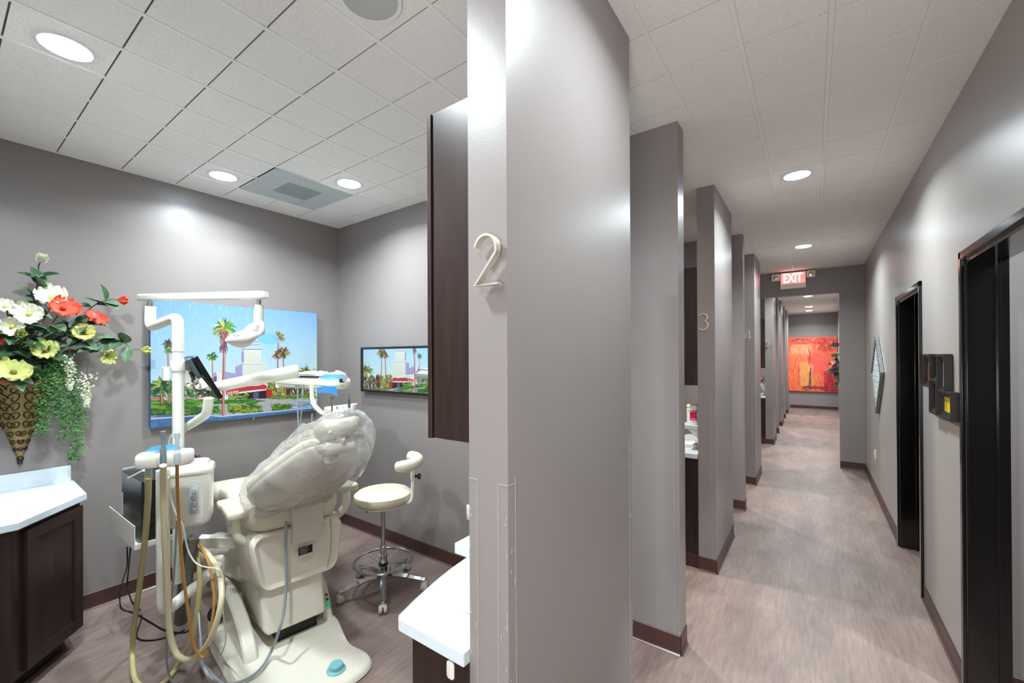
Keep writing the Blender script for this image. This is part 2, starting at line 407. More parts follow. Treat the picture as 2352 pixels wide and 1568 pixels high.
# added soft point fill behind the camera, lifts overall brightness, no fixture there
ld = bpy.data.lights.new('added_soft_fill', 'POINT'); ld.shadow_soft_size = .3; ld.energy = 38; ld.color = (1, .97, .94)
lo = bpy.data.objects.new('added_soft_fill', ld); C.objects.link(lo); lo.location = (.1, -1.0, 1.3)
# ------------------------------------------------------------------ speaker and vent
t = thing('ceiling_speaker', 'round grey ceiling speaker at the top edge, above the dental room', 'speaker', (gx(-5), gy(-6), H))
obj('rim', lt([(.098, 0), (.1, -.006), (.113, -.006), (.118, 0)], seg=48), trimw, t)
obj('grille', lt([(0, -.004), (.098, -.004), (.099, 0)], seg=48), mat('speaker_grille', (186, 187, 184), .6, noise=.1, scale=400), t)
t = thing('ceiling_vent', 'square perforated return air vent panel in the dental room ceiling', 'vent', ((VENT[0]+VENT[1])/2, (VENT[2]+VENT[3])/2, H))
obj('frame', sl(rrect(.598, .598, .004), [(0, 0), (0, -.004), (.016, -.004), (.018, .001)], closed_smooth=False), mat('vent_frame', (196, 202, 200), .5), t, smooth=False)
def perf():
    M = mat('vent_panel', (172, 180, 178), .6); N = M.node_tree; bs = N.nodes['Principled BSDF']
    tc = N.nodes.new('ShaderNodeTexCoord'); v = N.nodes.new('ShaderNodeTexVoronoi'); v.inputs['Scale'].default_value = 140; v.inputs['Randomness'].default_value = 0
    r = N.nodes.new('ShaderNodeValToRGB'); r.color_ramp.elements[0].position = .25; r.color_ramp.elements[1].position = .3
    r.color_ramp.elements[0].color = lin((120, 126, 125)); r.color_ramp.elements[1].color = lin((190, 198, 196))
    N.links.new(tc.outputs['Object'], v.inputs['Vector']); N.links.new(v.outputs['Distance'], r.inputs[0]); N.links.new(r.outputs[0], bs.inputs['Base Color']); return M
obj('perforated_panel', bx(-.283, .283, -.283, .283, -.0035, .002), perf(), t, smooth=False)
obj('neck', bx(-.13, .13, -.13, .13, -.0045, -.0036), mat('vent_neck', (150, 158, 156), .7), t, smooth=False)
# ------------------------------------------------------------------ clear corner guards
clear = mat('clear_plastic', (190, 184, 180), .3, alpha=.03, spec=.5)
scuff = mat('glue_smear', (205, 203, 198), .5, alpha=.35)
def guard(x, y, sx, sy, z0, z1, label):
    t = thing('corner_guard', label, 'corner guard', (x, y, z0), 0, 'clear plastic corner guards on the wall ends')
    wd = .03; b = B(); tk = .0018
    box(b, -sx*wd, sx*tk, sy*.0007, sy*tk, 0, z1-z0); box(b, sx*.0007, sx*tk, -sy*wd, sy*.0007, 0, z1-z0); obj('guard_strip', b, clear, t, smooth=False)
    random.seed(int(abs(y*100))); b = B()
    for k in range(26):
        z = random.choice([random.uniform(.0, .45), random.uniform(.6, 1.0)])*(z1-z0); h = random.uniform(.002, .018)
        if random.random() < .5: xx = -sx*random.uniform(.003, .008 if random.random() < .5 else wd); box(b, xx, xx+.002, sy*.0012, sy*.0024, z, z+h)
        else: yy = -sy*random.uniform(.003, wd); box(b, sx*.0012, sx*.0024, yy, yy+.002, z, z+h)
    for q in (-sx*wd,): box(b, q, q+sx*.0012, sy*.0015, sy*.0025, 0, z1-z0); box(b, sx*.0015, sx*.0025, -sy*wd, -sy*(wd-.0012), 0, z1-z0)
    box(b, -sx*wd, 0, sy*.0012, sy*.0022, z1-z0-.0015, z1-z0); box(b, sx*.0012, sx*.0022, -sy*wd, 0, z1-z0-.0015, z1-z0)
    obj('glue_smears', b, scuff, t, smooth=False)
GZ = (.108, 1.347)
guard(XS-TH, ST[0][0], -1, -1, *GZ, 'clear corner guard on the left edge of the nearest numbered wall end')
guard(XS, ST[0][0], 1, -1, *GZ, 'clear corner guard on the scuffed right edge of the nearest numbered wall end')
guard(XS, ST[0][1], 1, 1, *GZ, 'clear corner guard on the far corridor edge of the widest nearest grey wall')
guard(XS, 2.44, 1, -1, *GZ, 'clear corner guard on the partition end just past the widest grey wall')
guard(XS-TH, ST[1][0], -1, -1, *GZ, 'clear corner guard on the left edge of the wall end bearing a three')
guard(XS, ST[1][0], 1, -1, *GZ, 'clear corner guard on the corridor-side front edge of the wall end bearing a three')
guard(XS, ST[1][1], 1, 1, *GZ, 'clear corner guard on the rear corridor edge of the wall bearing a three')
guard(XS, 5.11, 1, -1, *GZ, 'clear corner guard on the partition end between the numerals three and four')
guard(XS, ST[2][0], 1, -1, *GZ, 'clear corner guard on the corridor edge of the wall end bearing a four')
# ------------------------------------------------------------------ numerals
def arc(cx, cy, r, a0, a1, n=18, ry=None):
    return [(cx+r*math.cos(math.radians(a0+(a1-a0)*k/n)), cy+(ry or r)*math.sin(math.radians(a0+(a1-a0)*k/n))) for k in range(n+1)]
def numeral(ch, x, y, z, h=.118, w=.0062, label=''):
    b = B(); s = h; paths = []
    if ch == '2': paths = [arc(.30, .70, .27, 165, -20, 20, .29)+[(.03, .0), (.62, .0)]]
    if ch == '3': paths = [arc(.27, .755, .235, 150, -75, 18), arc(.27, .27, .27, 75, -150, 20)]
    if ch == '4': paths = [[(.62, .28), (.0, .28), (.46, 1.0), (.46, .0)]]
    if ch == '5': paths = [[(.56, .98), (.13, .98), (.10, .56)]+arc(.28, .31, .29, 120, -150, 20)]
    if ch == '6': paths = [[(.48, 1.0), (.06, .42)]+arc(.29, .29, .28, 150, 510, 24)]
    if ch == '7': paths = [[(0, .98), (.58, .98), (.2, 0)]]
    for P in paths: ribbon(b, [(px*s, py*s) for px, py in P], w, .012, .030, (x, y, z), (1, 0, 0), (0, 0, 1), (0, -1, 0))
    t = tag(obj('room_number', b, brushed, smooth=True, angle=.5), label, 'number')
    return t
numeral('2', -.690, ST[0][0], 1.838, .124, label='brushed metal numeral 2 standing off the nearest grey wall end')
numeral('3', -.718, ST[1][0], 1.862, .125, label='brushed metal numeral 3 on the second numbered wall end')
numeral('4', -.722, ST[2][0], 1.860, .125, label='brushed metal numeral 4 on the third numbered wall end')
numeral('5', -.728, ST[3][0], 1.835, .125, label='small metal numeral 5 on the wall end past the header')
# ------------------------------------------------------------------ exit sign
t = thing('exit_sign', 'white illuminated exit sign with red letters and two emergency lamp heads', 'exit sign', (0, 0, 0))
sw = mat('sign_white', (240, 236, 226), .4); red = mat('exit_letter', (255, 190, 180), .4, emit=2.0, emitc=(255, 168, 160))
sx0, sx1 = -.412, -.080; yS = 7.80
obj('housing', bx(sx0, sx1, yS, YE, 2.700, 2.948), sw, t, bevel=.006)
obj('glowing_face', bx(sx0+.012, sx1-.012, yS-.0012, yS+.002, 2.775, 2.94), mat('sign_face_glow', (236, 214, 206), .4, emit=.35, emitc=(255, 130, 120)), t, smooth=False)
text('lettering', 'EXIT', .195, red, ((sx0+sx1)/2-.004, yS-.002, 2.855), (1, 0, 0), (0, 0, 1), t, .0015, .0035, .62, label='glowing pale red EXIT lettering')
for k, (xc, zc) in enumerate(((-.472, 2.885), (-.018, 2.897))):
    hd = obj('lamp_head', sl(rrect(.108, .106, .018), [(0, 0), (0, .05), (.006, .062), (.012, .062)], (xc, yS+.03, zc), (1, 0, 0), (0, 0, 1), (0, -1, 0), closed_smooth=False), sw, t, bevel=.003)
    obj('reflector', lt([(.044, .0015), (.03, .003), (.012, .006), (0, .006)], (xc, yS-.0325, zc), (0, -1, 0), seg=4), mat('reflector', (200, 200, 195), .15, .9), hd)
# ================================================================== PAINTED CANVASES (brush strokes on a fine grid of faces)
def painted(name, W, Hh, img, O, ex, ey, m, parent=None):
    """img rows bottom-up, (ny, nx, 3) sRGB 0-255, one colour per grid vertex"""
    ny, nx = img.shape[:2]; me = bpy.data.meshes.new(name)
    O, ex, ey = np.array(O), np.array(ex), np.array(ey)
    u, v = np.meshgrid(np.linspace(0, W, nx), np.linspace(0, Hh, ny))
    co = O+u[..., None]*ex+v[..., None]*ey
    idx = np.arange(nx*ny).reshape(ny, nx)
    f = np.stack([idx[:-1, :-1], idx[:-1, 1:], idx[1:, 1:], idx[1:, :-1]], -1).reshape(-1, 4)
    me.vertices.add(nx*ny); me.vertices.foreach_set('co', co.astype(np.float32).ravel())
    me.loops.add(f.size); me.loops.foreach_set('vertex_index', f.ravel().astype(np.int32))
    me.polygons.add(len(f)); me.polygons.foreach_set('loop_start', np.arange(0, f.size, 4, dtype=np.int32))
    me.update(calc_edges=True)
    ca = me.color_attributes.new('Col', 'FLOAT_COLOR', 'POINT')
    c = np.clip(img.reshape(-1, 3)/255, 0, 1); c = np.where(c <= .04045, c/12.92, ((c+.055)/1.055)**2.4)
    ca.data.foreach_set('color', np.concatenate([c, np.ones((len(c), 1))], 1).astype(np.float32).ravel())
    me.materials.append(m); o = bpy.data.objects.new(name, me); C.objects.link(o)
    if parent is not None: o.parent = parent
    return o
class Paint:
    def __init__(s, nx, ny, f):
        s.nx, s.ny, s.f = nx, ny, f; s.a = np.zeros((ny, nx, 3)); s.X, s.Y = np.meshgrid(np.arange(nx), np.arange(ny)); s.r = np.random.RandomState(5)
    def p(s, x, y): u, v = s.f(x, y); return u*(s.nx-1), v*(s.ny-1)
    def poly(s, P, c, al=1, soft=.8):
        Q = [s.p(*q) for q in P]; ins = np.zeros((s.ny, s.nx), bool); n = len(Q)
        for i in range(n):
            (x1, y1), (x2, y2) = Q[i], Q[(i+1) % n]
            if y1 == y2: continue
            k = ((s.Y >= min(y1, y2)) & (s.Y < max(y1, y2)) & (s.X < (x2-x1)*(s.Y-y1)/(y2-y1)+x1)); ins ^= k
        s.a[ins] = s.a[ins]*(1-al)+np.array(c)*al
    def line(s, a, b, w, c, w2=None, al=1):
        (x1, y1), (x2, y2) = s.p(*a), s.p(*b); w2 = w if w2 is None else w2
        x0_, x1_ = int(max(0, min(x1, x2)-w-w2-2)), int(min(s.nx, max(x1, x2)+w+w2+3)); y0_, y1_ = int(max(0, min(y1, y2)-w-w2-2)), int(min(s.ny, max(y1, y2)+w+w2+3))
        if x0_ >= x1_ or y0_ >= y1_: return
        X, Y = s.X[y0_:y1_, x0_:x1_], s.Y[y0_:y1_, x0_:x1_]; L = (x2-x1)**2+(y2-y1)**2+1e-6
        t = np.clip(((X-x1)*(x2-x1)+(Y-y1)*(y2-y1))/L, 0, 1); d = np.hypot(X-x1-t*(x2-x1), Y-y1-t*(y2-y1)); ww = w+(w2-w)*t
        k = (np.clip(ww/2-d+.5, 0, 1)*al)[..., None]
        s.a[y0_:y1_, x0_:x1_] = s.a[y0_:y1_, x0_:x1_]*(1-k)+np.array(c)*k
    def jit(s, c, d=14): return np.clip(np.array(c)+s.r.uniform(-d, d, 3), 0, 255)
    def strokes(s, x0, x1, y0, y1, n, cols, w, L, ang=0, da=30, al=.9):
        for _ in range(n):
            x, y = s.r.uniform(x0, x1), s.r.uniform(y0, y1); a = math.radians(ang+s.r.uniform(-da, da)); l = L*s.r.uniform(.4, 1.2)
            s.line((x, y), (x+l*math.cos(a), y+l*math.sin(a)), w*s.r.uniform(.6, 1.3), s.jit(cols[s.r.randint(len(cols))]), w*.4, al)
    def palm(s, x, y, r, cols, trunk=None, tw=3, tc=(170, 90, 70), n=46):
        if trunk:
            s.line((x, y+r*.2), trunk, tw, tc, tw*1.2); s.line((x+1, y+r*.2), (trunk[0]+1, trunk[1]), tw*.35, (225, 180, 165))
        for k in range(n):
            a = s.r.uniform(0, 2*PI); l = r*s.r.uniform(.6, 1.05); dx, dy = math.cos(a)*l, math.sin(a)*l*.8+abs(math.cos(a))*l*.25
            c = s.jit(cols[s.r.randint(len(cols))], 18); mx, my = x+dx*.55, y+dy*.5-abs(dx)*.12
            s.line((x, y), (mx, my), r*.22, c, r*.2); s.line((mx, my), (x+dx, y+dy), r*.2, c, .6)
cz0, cz1, cy0, cy1 = 1.16, 2.088, .943, 2.187
def cmap(x, y): P = onx(x, y, XL+.045); return (P.y-cy0)/(cy1-cy0), (P.z-cz0)/(cz1-cz0)
p = Paint(520, 388, cmap)
v = np.linspace(0, 1, p.ny)[:, None]; u = np.linspace(0, 1, p.nx)[None, :]
sk = (v-.3)/.7
for k, (lo_, hi_) in enumerate(((205, 130), (228, 172), (240, 236))): p.a[..., k] = np.clip(lo_+(hi_-lo_)*np.clip(sk, 0, 1)+(u*18 if k < 2 else 0), 0, 255)
p.strokes(341, 722, 690, 900, 900, [(160, 200, 240), (175, 212, 240), (150, 190, 238), (190, 220, 238)], 4, 16, 90, 12, .18)
# city and tower
p.poly([(488, 856), (510, 852), (545, 858), (545, 905), (488, 905)], (168, 168, 208)); p.poly([(497, 854), (512, 853), (512, 900), (497, 900)], (226, 222, 226))
p.poly([(486, 868), (498, 862), (498, 885), (486, 885)], (90, 100, 160))
p.poly([(540, 842), (556, 834), (606, 834), (614, 842), (614, 905), (540, 905)], (222, 224, 214)); p.poly([(540, 842), (557, 835), (557, 905), (540, 905)], (170, 166, 206))
p.poly([(555, 800), (600, 800), (600, 836), (555, 836)], (224, 226, 214)); p.poly([(555, 802), (560, 802), (560, 836), (555, 836)], (150, 150, 200))
for k in range(9): p.line((562+k*4.2, 806), (562+k*4.2, 832), 1, (198, 200, 190))
for yy, wd, c in ((797, 22, (215, 222, 232)), (802, 23, (110, 130, 170)), (805, 23, (228, 228, 224)), (792, 18, (214, 160, 160)), (788, 17, (224, 204, 200)), (784, 15, (206, 130, 130)), (780, 11, (232, 224, 220)), (776, 7, (220, 215, 220)), (768, 1.2, (200, 200, 210)), (758, .8, (200, 200, 210)), (836, 25, (190, 194, 186)), (833, 24, (236, 234, 226))):
    p.line((578-wd, yy), (578+wd, yy), 2.6, c)
p.line((578, 745), (578, 782), 1.5, (205, 205, 215))
p.poly([(500, 880), (625, 876), (625, 912), (500, 912)], (228, 226, 222)); p.strokes(520, 620, 880, 900, 60, [(232, 228, 224), (214, 212, 216), (240, 238, 234)], 3, 20, 0, 5)
for k in range(6): p.line((556+k*4.6, 886), (558+k*4.6, 889), 2.2, (206, 60, 70))
p.poly([(612, 862), (662, 858), (662, 905), (612, 905)], (226, 226, 230))
# trees, lots, diner
p.strokes(344, 445, 880, 930, 240, [(40, 92, 60), (80, 130, 60), (120, 150, 70), (60, 110, 80)], 5, 12, 70, 40)
p.strokes(430, 500, 885, 925, 160, [(60, 110, 60), (130, 150, 70), (150, 90, 60), (50, 80, 70)], 5, 12, 60, 50)
p.strokes(614, 660, 872, 918, 260, [(90, 140, 50), (150, 170, 60), (200, 200, 90), (50, 110, 60), (190, 90, 60)], 5, 9, 60, 80)
p.strokes(655, 722, 868, 922, 320, [(30, 60, 60), (60, 110, 60), (150, 80, 40), (190, 130, 60), (100, 40, 40), (40, 90, 50)], 5, 12, 80, 25)
p.poly([(519, 897), (556, 888), (612, 884), (613, 892), (556, 899), (519, 906)], (196, 60, 66)); p.poly([(521, 900), (548, 896), (548, 904), (521, 908)], (232, 190, 190))
for k in range(5): p.line((522+k*6, 899), (524+k*6, 907), 2, (180, 40, 70))
p.poly([(548, 904), (612, 896), (616, 926), (548, 926)], (46, 34, 44)); p.poly([(582, 902), (594, 900), (594, 924), (582, 924)], (100, 100, 130))
p.poly([(612, 892), (626, 895), (626, 922), (612, 922)], (190, 50, 44)); p.poly([(596, 884), (608, 882), (610, 894), (596, 894)], (206, 60, 60))
p.strokes(524, 568, 903, 926, 90, [(110, 150, 50), (170, 190, 80), (70, 120, 50)], 6, 8, 60, 60)
p.strokes(344, 500, 912, 922, 70, [(206, 110, 90), (224, 214, 210), (170, 180, 200), (210, 140, 110)], 4, 20, 0, 6)
p.poly([(341, 922), (722, 912), (722, 945), (341, 985)], (186, 184, 190))
p.strokes(341, 440, 920, 950, 160, [(90, 140, 40), (130, 170, 60), (60, 110, 40)], 6, 26, 0, 5); p.strokes(341, 462, 938, 955, 130, [(40, 84, 40), (80, 130, 50), (150, 170, 60)], 6, 18, 0, 8)
p.strokes(425, 590, 918, 928, 120, [(60, 130, 40), (110, 170, 60), (50, 110, 50)], 6, 16, -4, 5); p.strokes(620, 720, 908, 916, 80, [(70, 130, 40), (140, 160, 50)], 5, 14, -3, 5)
p.strokes(438, 500, 934, 948, 110, [(50, 120, 40), (110, 160, 60), (40, 90, 50)], 6, 10, 10, 20); p.strokes(520, 598, 930, 946, 150, [(50, 110, 40), (130, 160, 50), (170, 170, 70)], 6, 10, 5, 20)
p.strokes(622, 668, 928, 942, 110, [(50, 110, 40), (150, 160, 50)], 6, 10, 5, 20)
p.strokes(664, 722, 925, 938, 70, [(90, 140, 190), (130, 170, 200), (220, 230, 240)], 4, 16, -4, 4)
P_ = [(341, 960), (430, 955), (480, 951), (508, 955), (722, 934), (722, 950), (341, 990)]
p.poly(P_, (86, 130, 180)); p.strokes(341, 722, 955, 985, 260, [(80, 120, 176), (110, 150, 196), (70, 104, 160)], 5, 30, -8, 4, .5)
for a_, b_ in (((341, 962), (470, 953)), ((470, 953), (508, 956)), ((508, 956), (722, 936))): p.line(a_, b_, 3.5, (226, 226, 236))
for a_, b_ in (((684, 916), (707, 914)), ((684, 921), (707, 919)), ((707, 914), (707, 922)), ((684, 916), (684, 930))): p.line(a_, b_, 1.8, (224, 230, 210))
# palms
p.palm(516, 752, 30, [(40, 120, 110), (90, 150, 60), (180, 190, 110), (60, 100, 120), (200, 120, 70), (230, 210, 150)], (512, 952), 7, (172, 84, 80), 90)
p.strokes(506, 520, 762, 800, 70, [(150, 70, 70), (110, 90, 110), (190, 140, 110)], 5, 10, 90, 20)
p.palm(488, 818, 15, [(60, 120, 60), (170, 180, 90), (40, 90, 70)], (489, 880), 4, (190, 130, 110))
p.palm(386, 790, 17, [(110, 80, 70), (150, 90, 60), (60, 120, 90), (70, 50, 50)], (388, 925), 4, (170, 110, 90)); p.palm(386, 804, 12, [(70, 140, 90), (200, 190, 90), (60, 110, 80)])
p.palm(370, 886, 30, [(40, 90, 60), (90, 140, 70), (160, 180, 100), (50, 70, 70)], (371, 926), 7, (140, 70, 50), 70)
p.palm(398, 884, 20, [(60, 100, 60), (120, 150, 70)], (400, 924), 4, (160, 90, 70), 40)
p.palm(640, 772, 17, [(110, 60, 50), (200, 170, 90), (180, 90, 50), (150, 180, 90), (70, 50, 50)], (636, 915), 4, (150, 80, 70), 60)
p.palm(650, 808, 20, [(110, 60, 50), (140, 150, 60), (90, 60, 60), (210, 160, 110), (60, 90, 60)], (655, 915), 4, (170, 100, 90), 70)
p.palm(636, 815, 13, [(110, 60, 50), (210, 170, 120), (90, 60, 60)], None)
p.palm(700, 855, 24, [(110, 140, 50), (190, 190, 110), (60, 110, 50), (220, 140, 70)], None, n=50)
p.palm(722, 858, 18, [(110, 140, 50), (190, 190, 110)], None)
cv = thing('canvas_painting', 'large unframed canvas of palm trees and a pale tower under blue sky', 'painting', (XL, (cy0+cy1)/2, (cz0+cz1)/2))
inv = (-XL, -(cy0+cy1)/2, -(cz0+cz1)/2)
sm = bx(.004, .044, cy0-(cy0+cy1)/2, cy1-(cy0+cy1)/2, -(cz1-cz0)/2, (cz1-cz0)/2)
obj('canvas_edge', sm, mat('canvas_blue_edge', (74, 112, 166), .7, noise=.2, scale=8), cv, smooth=False)
painted('painted_face', cy1-cy0, cz1-cz0, 255*(np.clip(p.a/255, 0, 1)**1.15)*.83, (.0446, -(cy1-cy0)/2, -(cz1-cz0)/2), (0, 1, 0), (0, 0, 1), colmat('oil_paint', .5), cv)
tag(obj('canvas_hanger', bx(XL+.002, XL+.03, 1.625, 1.64, 1.138, 1.159), mat('clear_bumper', (190, 200, 205), .3), smooth=False), 'tiny pale clip under the lower edge of the palm tree canvas', 'clip')
# mirror
mx0, mx1, mz0, mz1 = -3.472, -2.50, 1.345, 1.757
mr = thing('wall_mirror', 'black framed wide mirror on the end wall reflecting the palm painting', 'mirror', ((mx0+mx1)/2, 2.44, (mz0+mz1)/2))
hw, hh = (mx1-mx0)/2, (mz1-mz0)/2; b = B(); fw = .02
for q in ((-hw, hw, hh-fw, hh), (-hw, hw, -hh, -hh+fw), (-hw, -hw+fw, -hh+fw, hh-fw), (hw-fw, hw, -hh+fw, hh-fw)): box(b, q[0], q[1], -.048, -.002, q[2], q[3])
obj('frame', b, mat('mirror_frame', (24, 26, 30), .25), mr, bevel=.003)
obj('glass', bx(-hw+fw, hw-fw, -.038, -.03, -hh+fw, hh-fw), mat('mirror_glass', (245, 248, 250), .025, 1), mr, smooth=False)
# far abstract painting
def rmap(x, y): return ((x-1811)/(1923-1811), (899-y)/(899-775))
p = Paint(200, 210, rmap); p.a[:] = (244, 120, 70)
R0 = [(248, 130, 80), (250, 150, 90), (240, 100, 70), (246, 170, 110)]
p.strokes(1811, 1923, 775, 899, 1600, R0, 5, 12, 90, 14, .5)
p.strokes(1818, 1860, 785, 812, 260, [(250, 190, 130), (245, 200, 140), (250, 150, 100)], 7, 10, 20, 60, .4)
p.strokes(1838, 1870, 830, 892, 300, [(240, 180, 90), (244, 196, 110)], 6, 14, 90, 12, .45)
p.strokes(1868, 1905, 812, 850, 260, [(246, 100, 90), (250, 120, 100)], 6, 12, 90, 20, .4)
p.strokes(1895, 1923, 850, 897, 260, [(170, 30, 60), (206, 50, 70), (230, 70, 70)], 5, 14, 90, 10, .5)
p.strokes(1880, 1920, 777, 805, 130, [(190, 50, 50), (160, 40, 50)], 3, 9, 60, 40, .6); p.strokes(1812, 1900, 777, 790, 90, [(206, 60, 50), (180, 50, 50)], 3, 16, 0, 8, .5)
p.strokes(1858, 1864, 800, 835, 30, [(150, 60, 50), (190, 80, 60)], 3, 10, 85, 10, .6)
p.line((1864, 845), (1860, 890), 4, (80, 76, 80), 4.5); p.strokes(1857, 1866, 850, 888, 40, [(90, 80, 80), (200, 160, 120), (60, 56, 66)], 2, 8, 96, 12, .7)
p.strokes(1835, 1921, 886, 897, 90, [(150, 40, 50), (206, 60, 60), (90, 50, 60)], 3, 16, 3, 6, .6); p.strokes(1834, 1838, 840, 886, 26, [(190, 90, 50), (160, 80, 50)], 2, 8, 90, 12, .6)
rp = thing('abstract_painting', 'large orange and red abstract canvas on the far corridor wall', 'painting', (-.02, YF, 1.39))
obj('canvas_edge', bx(-.612, .608, -.05, -.003, -.84, .84), mat('red_edge', (150, 30, 24), .6), rp, smooth=False)
painted('painted_face', 1.22, 1.68, np.clip(p.a*np.array([.93, .80, .86]), 0, 255), (-.612, -.0508, -.84), (1, 0, 0), (0, 0, 1), colmat('oil_paint', .5), rp)
# ================================================================== CABINETRY
def prism(bm, P, z0, z1, mi=0):
    a = [bm.verts.new((x, y, z0)) for x, y in P]; c = [bm.verts.new((x, y, z1)) for x, y in P]; n = len(P)
    for k in range(n): bm.faces.new((a[k], a[(k+1) % n], c[(k+1) % n], c[k])).material_index = mi
    bm.faces.new(a[::-1]).material_index = mi; bm.faces.new(c).material_index = mi
yw = -.108; TOP = .875
b = B(); prism(b, [(XL+.001, yw), (-3.12, yw), (-3.115, .262), (-3.462, .552), (XL+.001, .562)], TOP-.038, TOP)
ct = tag(obj('corner_countertop', b, whitelam, bevel=.004), 'white angled corner countertop at the left under the flower vase', 'countertop')
b = B(); prism(b, [(XL+.001, yw), (XL+.02, yw), (XL+.02, .548), (XL+.001, .548)], TOP, TOP+.10); obj('backsplash', b, whitelam, ct, bevel=.002)
cb = thing('corner_cabinet', 'dark brown angled base cabinet under the left white countertop', 'cabinet', (XL, yw, 0))
Pc = [(XL+.002, yw), (-3.15, yw), (-3.145, .245), (-3.47, .525), (XL+.002, .525)]
lc = lambda P: [(x-XL, y-yw) for x, y in P]
b = B(); prism(b, lc(Pc), .10, TOP-.040); obj('carcass', b, espresso, cb, bevel=.003)
b = B(); prism(b, lc([(XL+.002, yw), (-3.22, yw), (-3.215, .215), (-3.49, .455), (XL+.002, .455)]), 0, .10); obj('toe_kick', b, mat('toe_kick_dark', (30, 22, 21), .5), cb)
def shaker(parent, A, Bp, z0, z1, th=.02, fr=.055, name='door', knob=None):
    """framed panel door on the vertical plane through A, Bp (2-D), outward = right of A->B"""
    A, Bp = Vector((*A, 0)), Vector((*Bp, 0)); e = (Bp-A).normalized(); n = Vector((e.y, -e.x, 0)); L = (Bp-A).length; b = B()
    def q(a0, a1, h0, h1, d0, d1):
        vs = box(b, a0, a1, d0, d1, h0, h1)
        for v_ in vs: c = v_.co.copy(); v_.co = A+e*c.x+n*c.y+Vector((0, 0, c.z))
    q(0, L, z0, z0+fr, 0, th); q(0, L, z1-fr, z1, 0, th); q(0, fr, z0+fr, z1-fr, 0, th); q(L-fr, L, z0+fr, z1-fr, 0, th)
    q(fr, L-fr, z0+fr, z1-fr, 0, th-.008)
    q(fr, L-fr, z0+fr, z0+fr+.008, 0, th-.003); q(fr, L-fr, z1-fr-.008, z1-fr, 0, th-.003); q(fr, fr+.008, z0+fr, z1-fr, 0, th-.003); q(L-fr-.008, L-fr, z0+fr, z1-fr, 0, th-.003)
    return obj(name, b, espresso, parent, bevel=.0025)
LP = lc([(-3.145, .245), (-3.47, .525)]); d = Vector(LP[1])-Vector(LP[0]); A = Vector(LP[0])+d*.13; Bq = Vector(LP[0])+d*.985
n_ = Vector((d.y, -d.x)).normalized()*-1
shaker(cb, tuple(Bq+n_*0), tuple(A+n_*0), .115, TOP-.062, fr=.06) if (Vector((-(A-Bq).y*-1, -(A-Bq).x)).dot(Vector((1, 1))) > 0) else shaker(cb, tuple(A), tuple(Bq), .115, TOP-.062, fr=.06)
def console(Ys, Ye, room, first):
    """side counter, shelf, base and wall cabinet fixed to the room side of a wall end"""
    xb = XS-TH-.001; L = Ye-Ys
    u = thing('wall_cabinet', 'dark brown narrow wall cabinet hung behind the %s' % room, 'cabinet', (xb, (Ys+Ye)/2, 1.43))
    obj('carcass', bx(-.152, 0, -L/2+.022, L/2-.03, 0, .93), espresso, u, bevel=.0015)
    for a_, b_ in ((-L/2+.018, -.002), (.002, L/2-.026)):
        obj('door', bx(-.173, -.157, a_, b_, -.002, .93), espresso, u, bevel=.0015)
    c = thing('console_countertop', 'white bow-fronted countertop behind the %s' % room, 'countertop', (xb, Ys, .862))
    P = [(0, -.024), (-.255, -.024), (-.268, -.012)]+[(-.27-.075*math.sin(PI*k/12), -.012+(L+.02)*k/12) for k in range(1, 12)]+[(-.268, L+.01), (0, L+.01)]
    b = B(); prism(b, P, 0, .038); obj('top', b, whitelam, c, bevel=.004)
    if first:
        b = B(); lathe(b, [(.0, .0382), (.075, .0384), (.083, .041), (.075, .042), (.06, .0395)], (-.095, .19, 0), seg=40, sq=(1, 1.1)); obj('sink_bowl', b, mat('cream_basin', (232, 220, 190), .25), c)
    k_ = thing('console_cabinet', 'dark brown base cabinet under the white counter behind the %s' % room, 'cabinet', (xb, Ys, 0))
    obj('carcass', bx(-.248, 0, .022, L-.02, .0, .860), espresso, k_, bevel=.002)
    obj('kick_base', bx(-.252, -.0005, .015, L-.015, 0, .105), basem, k_, smooth=False)
    s = thing('console_shelf', 'raised white shelf over the counter behind the %s' % room, 'shelf', (xb, Ys+.1, 1.07))
    obj('board', bx(-.148, 0, 0, L-.2, 0, .032), whitelam, s, bevel=.003)
    vs = [(0, 0), (-.11, 0), (0, -.10)]
    for yb in (.0, L-.24):
        b = B(); a_ = [b.verts.new((x, yb+.02, z)) for x, z in vs]; c_ = [b.verts.new((x, yb+.035, z)) for x, z in vs]
        b.faces.new(a_); b.faces.new(c_[::-1])
        for q in range(3): b.faces.new((a_[q], a_[(q+1) % 3], c_[(q+1) % 3], c_[q]))
        obj('bracket', b, unitw, s)
console(*ST[0], 'nearest numbered wall end', True); console(*ST[1], 'numeral three', False); console(*ST[3], 'small numeral five', False)
tag(obj('adhesive_hook', sl(rrect(.028, .05, .01), [(0, 0), (0, .004), (.004, .006)], tuple(ony(1036, 1537, ST[0][0]+.0215)), (1, 0, 0), (0, 0, 1), (0, -1, 0), closed_smooth=False), unitw, bevel=.001), 'small white adhesive hook on the dark side of the near counter cabinet', 'hook')
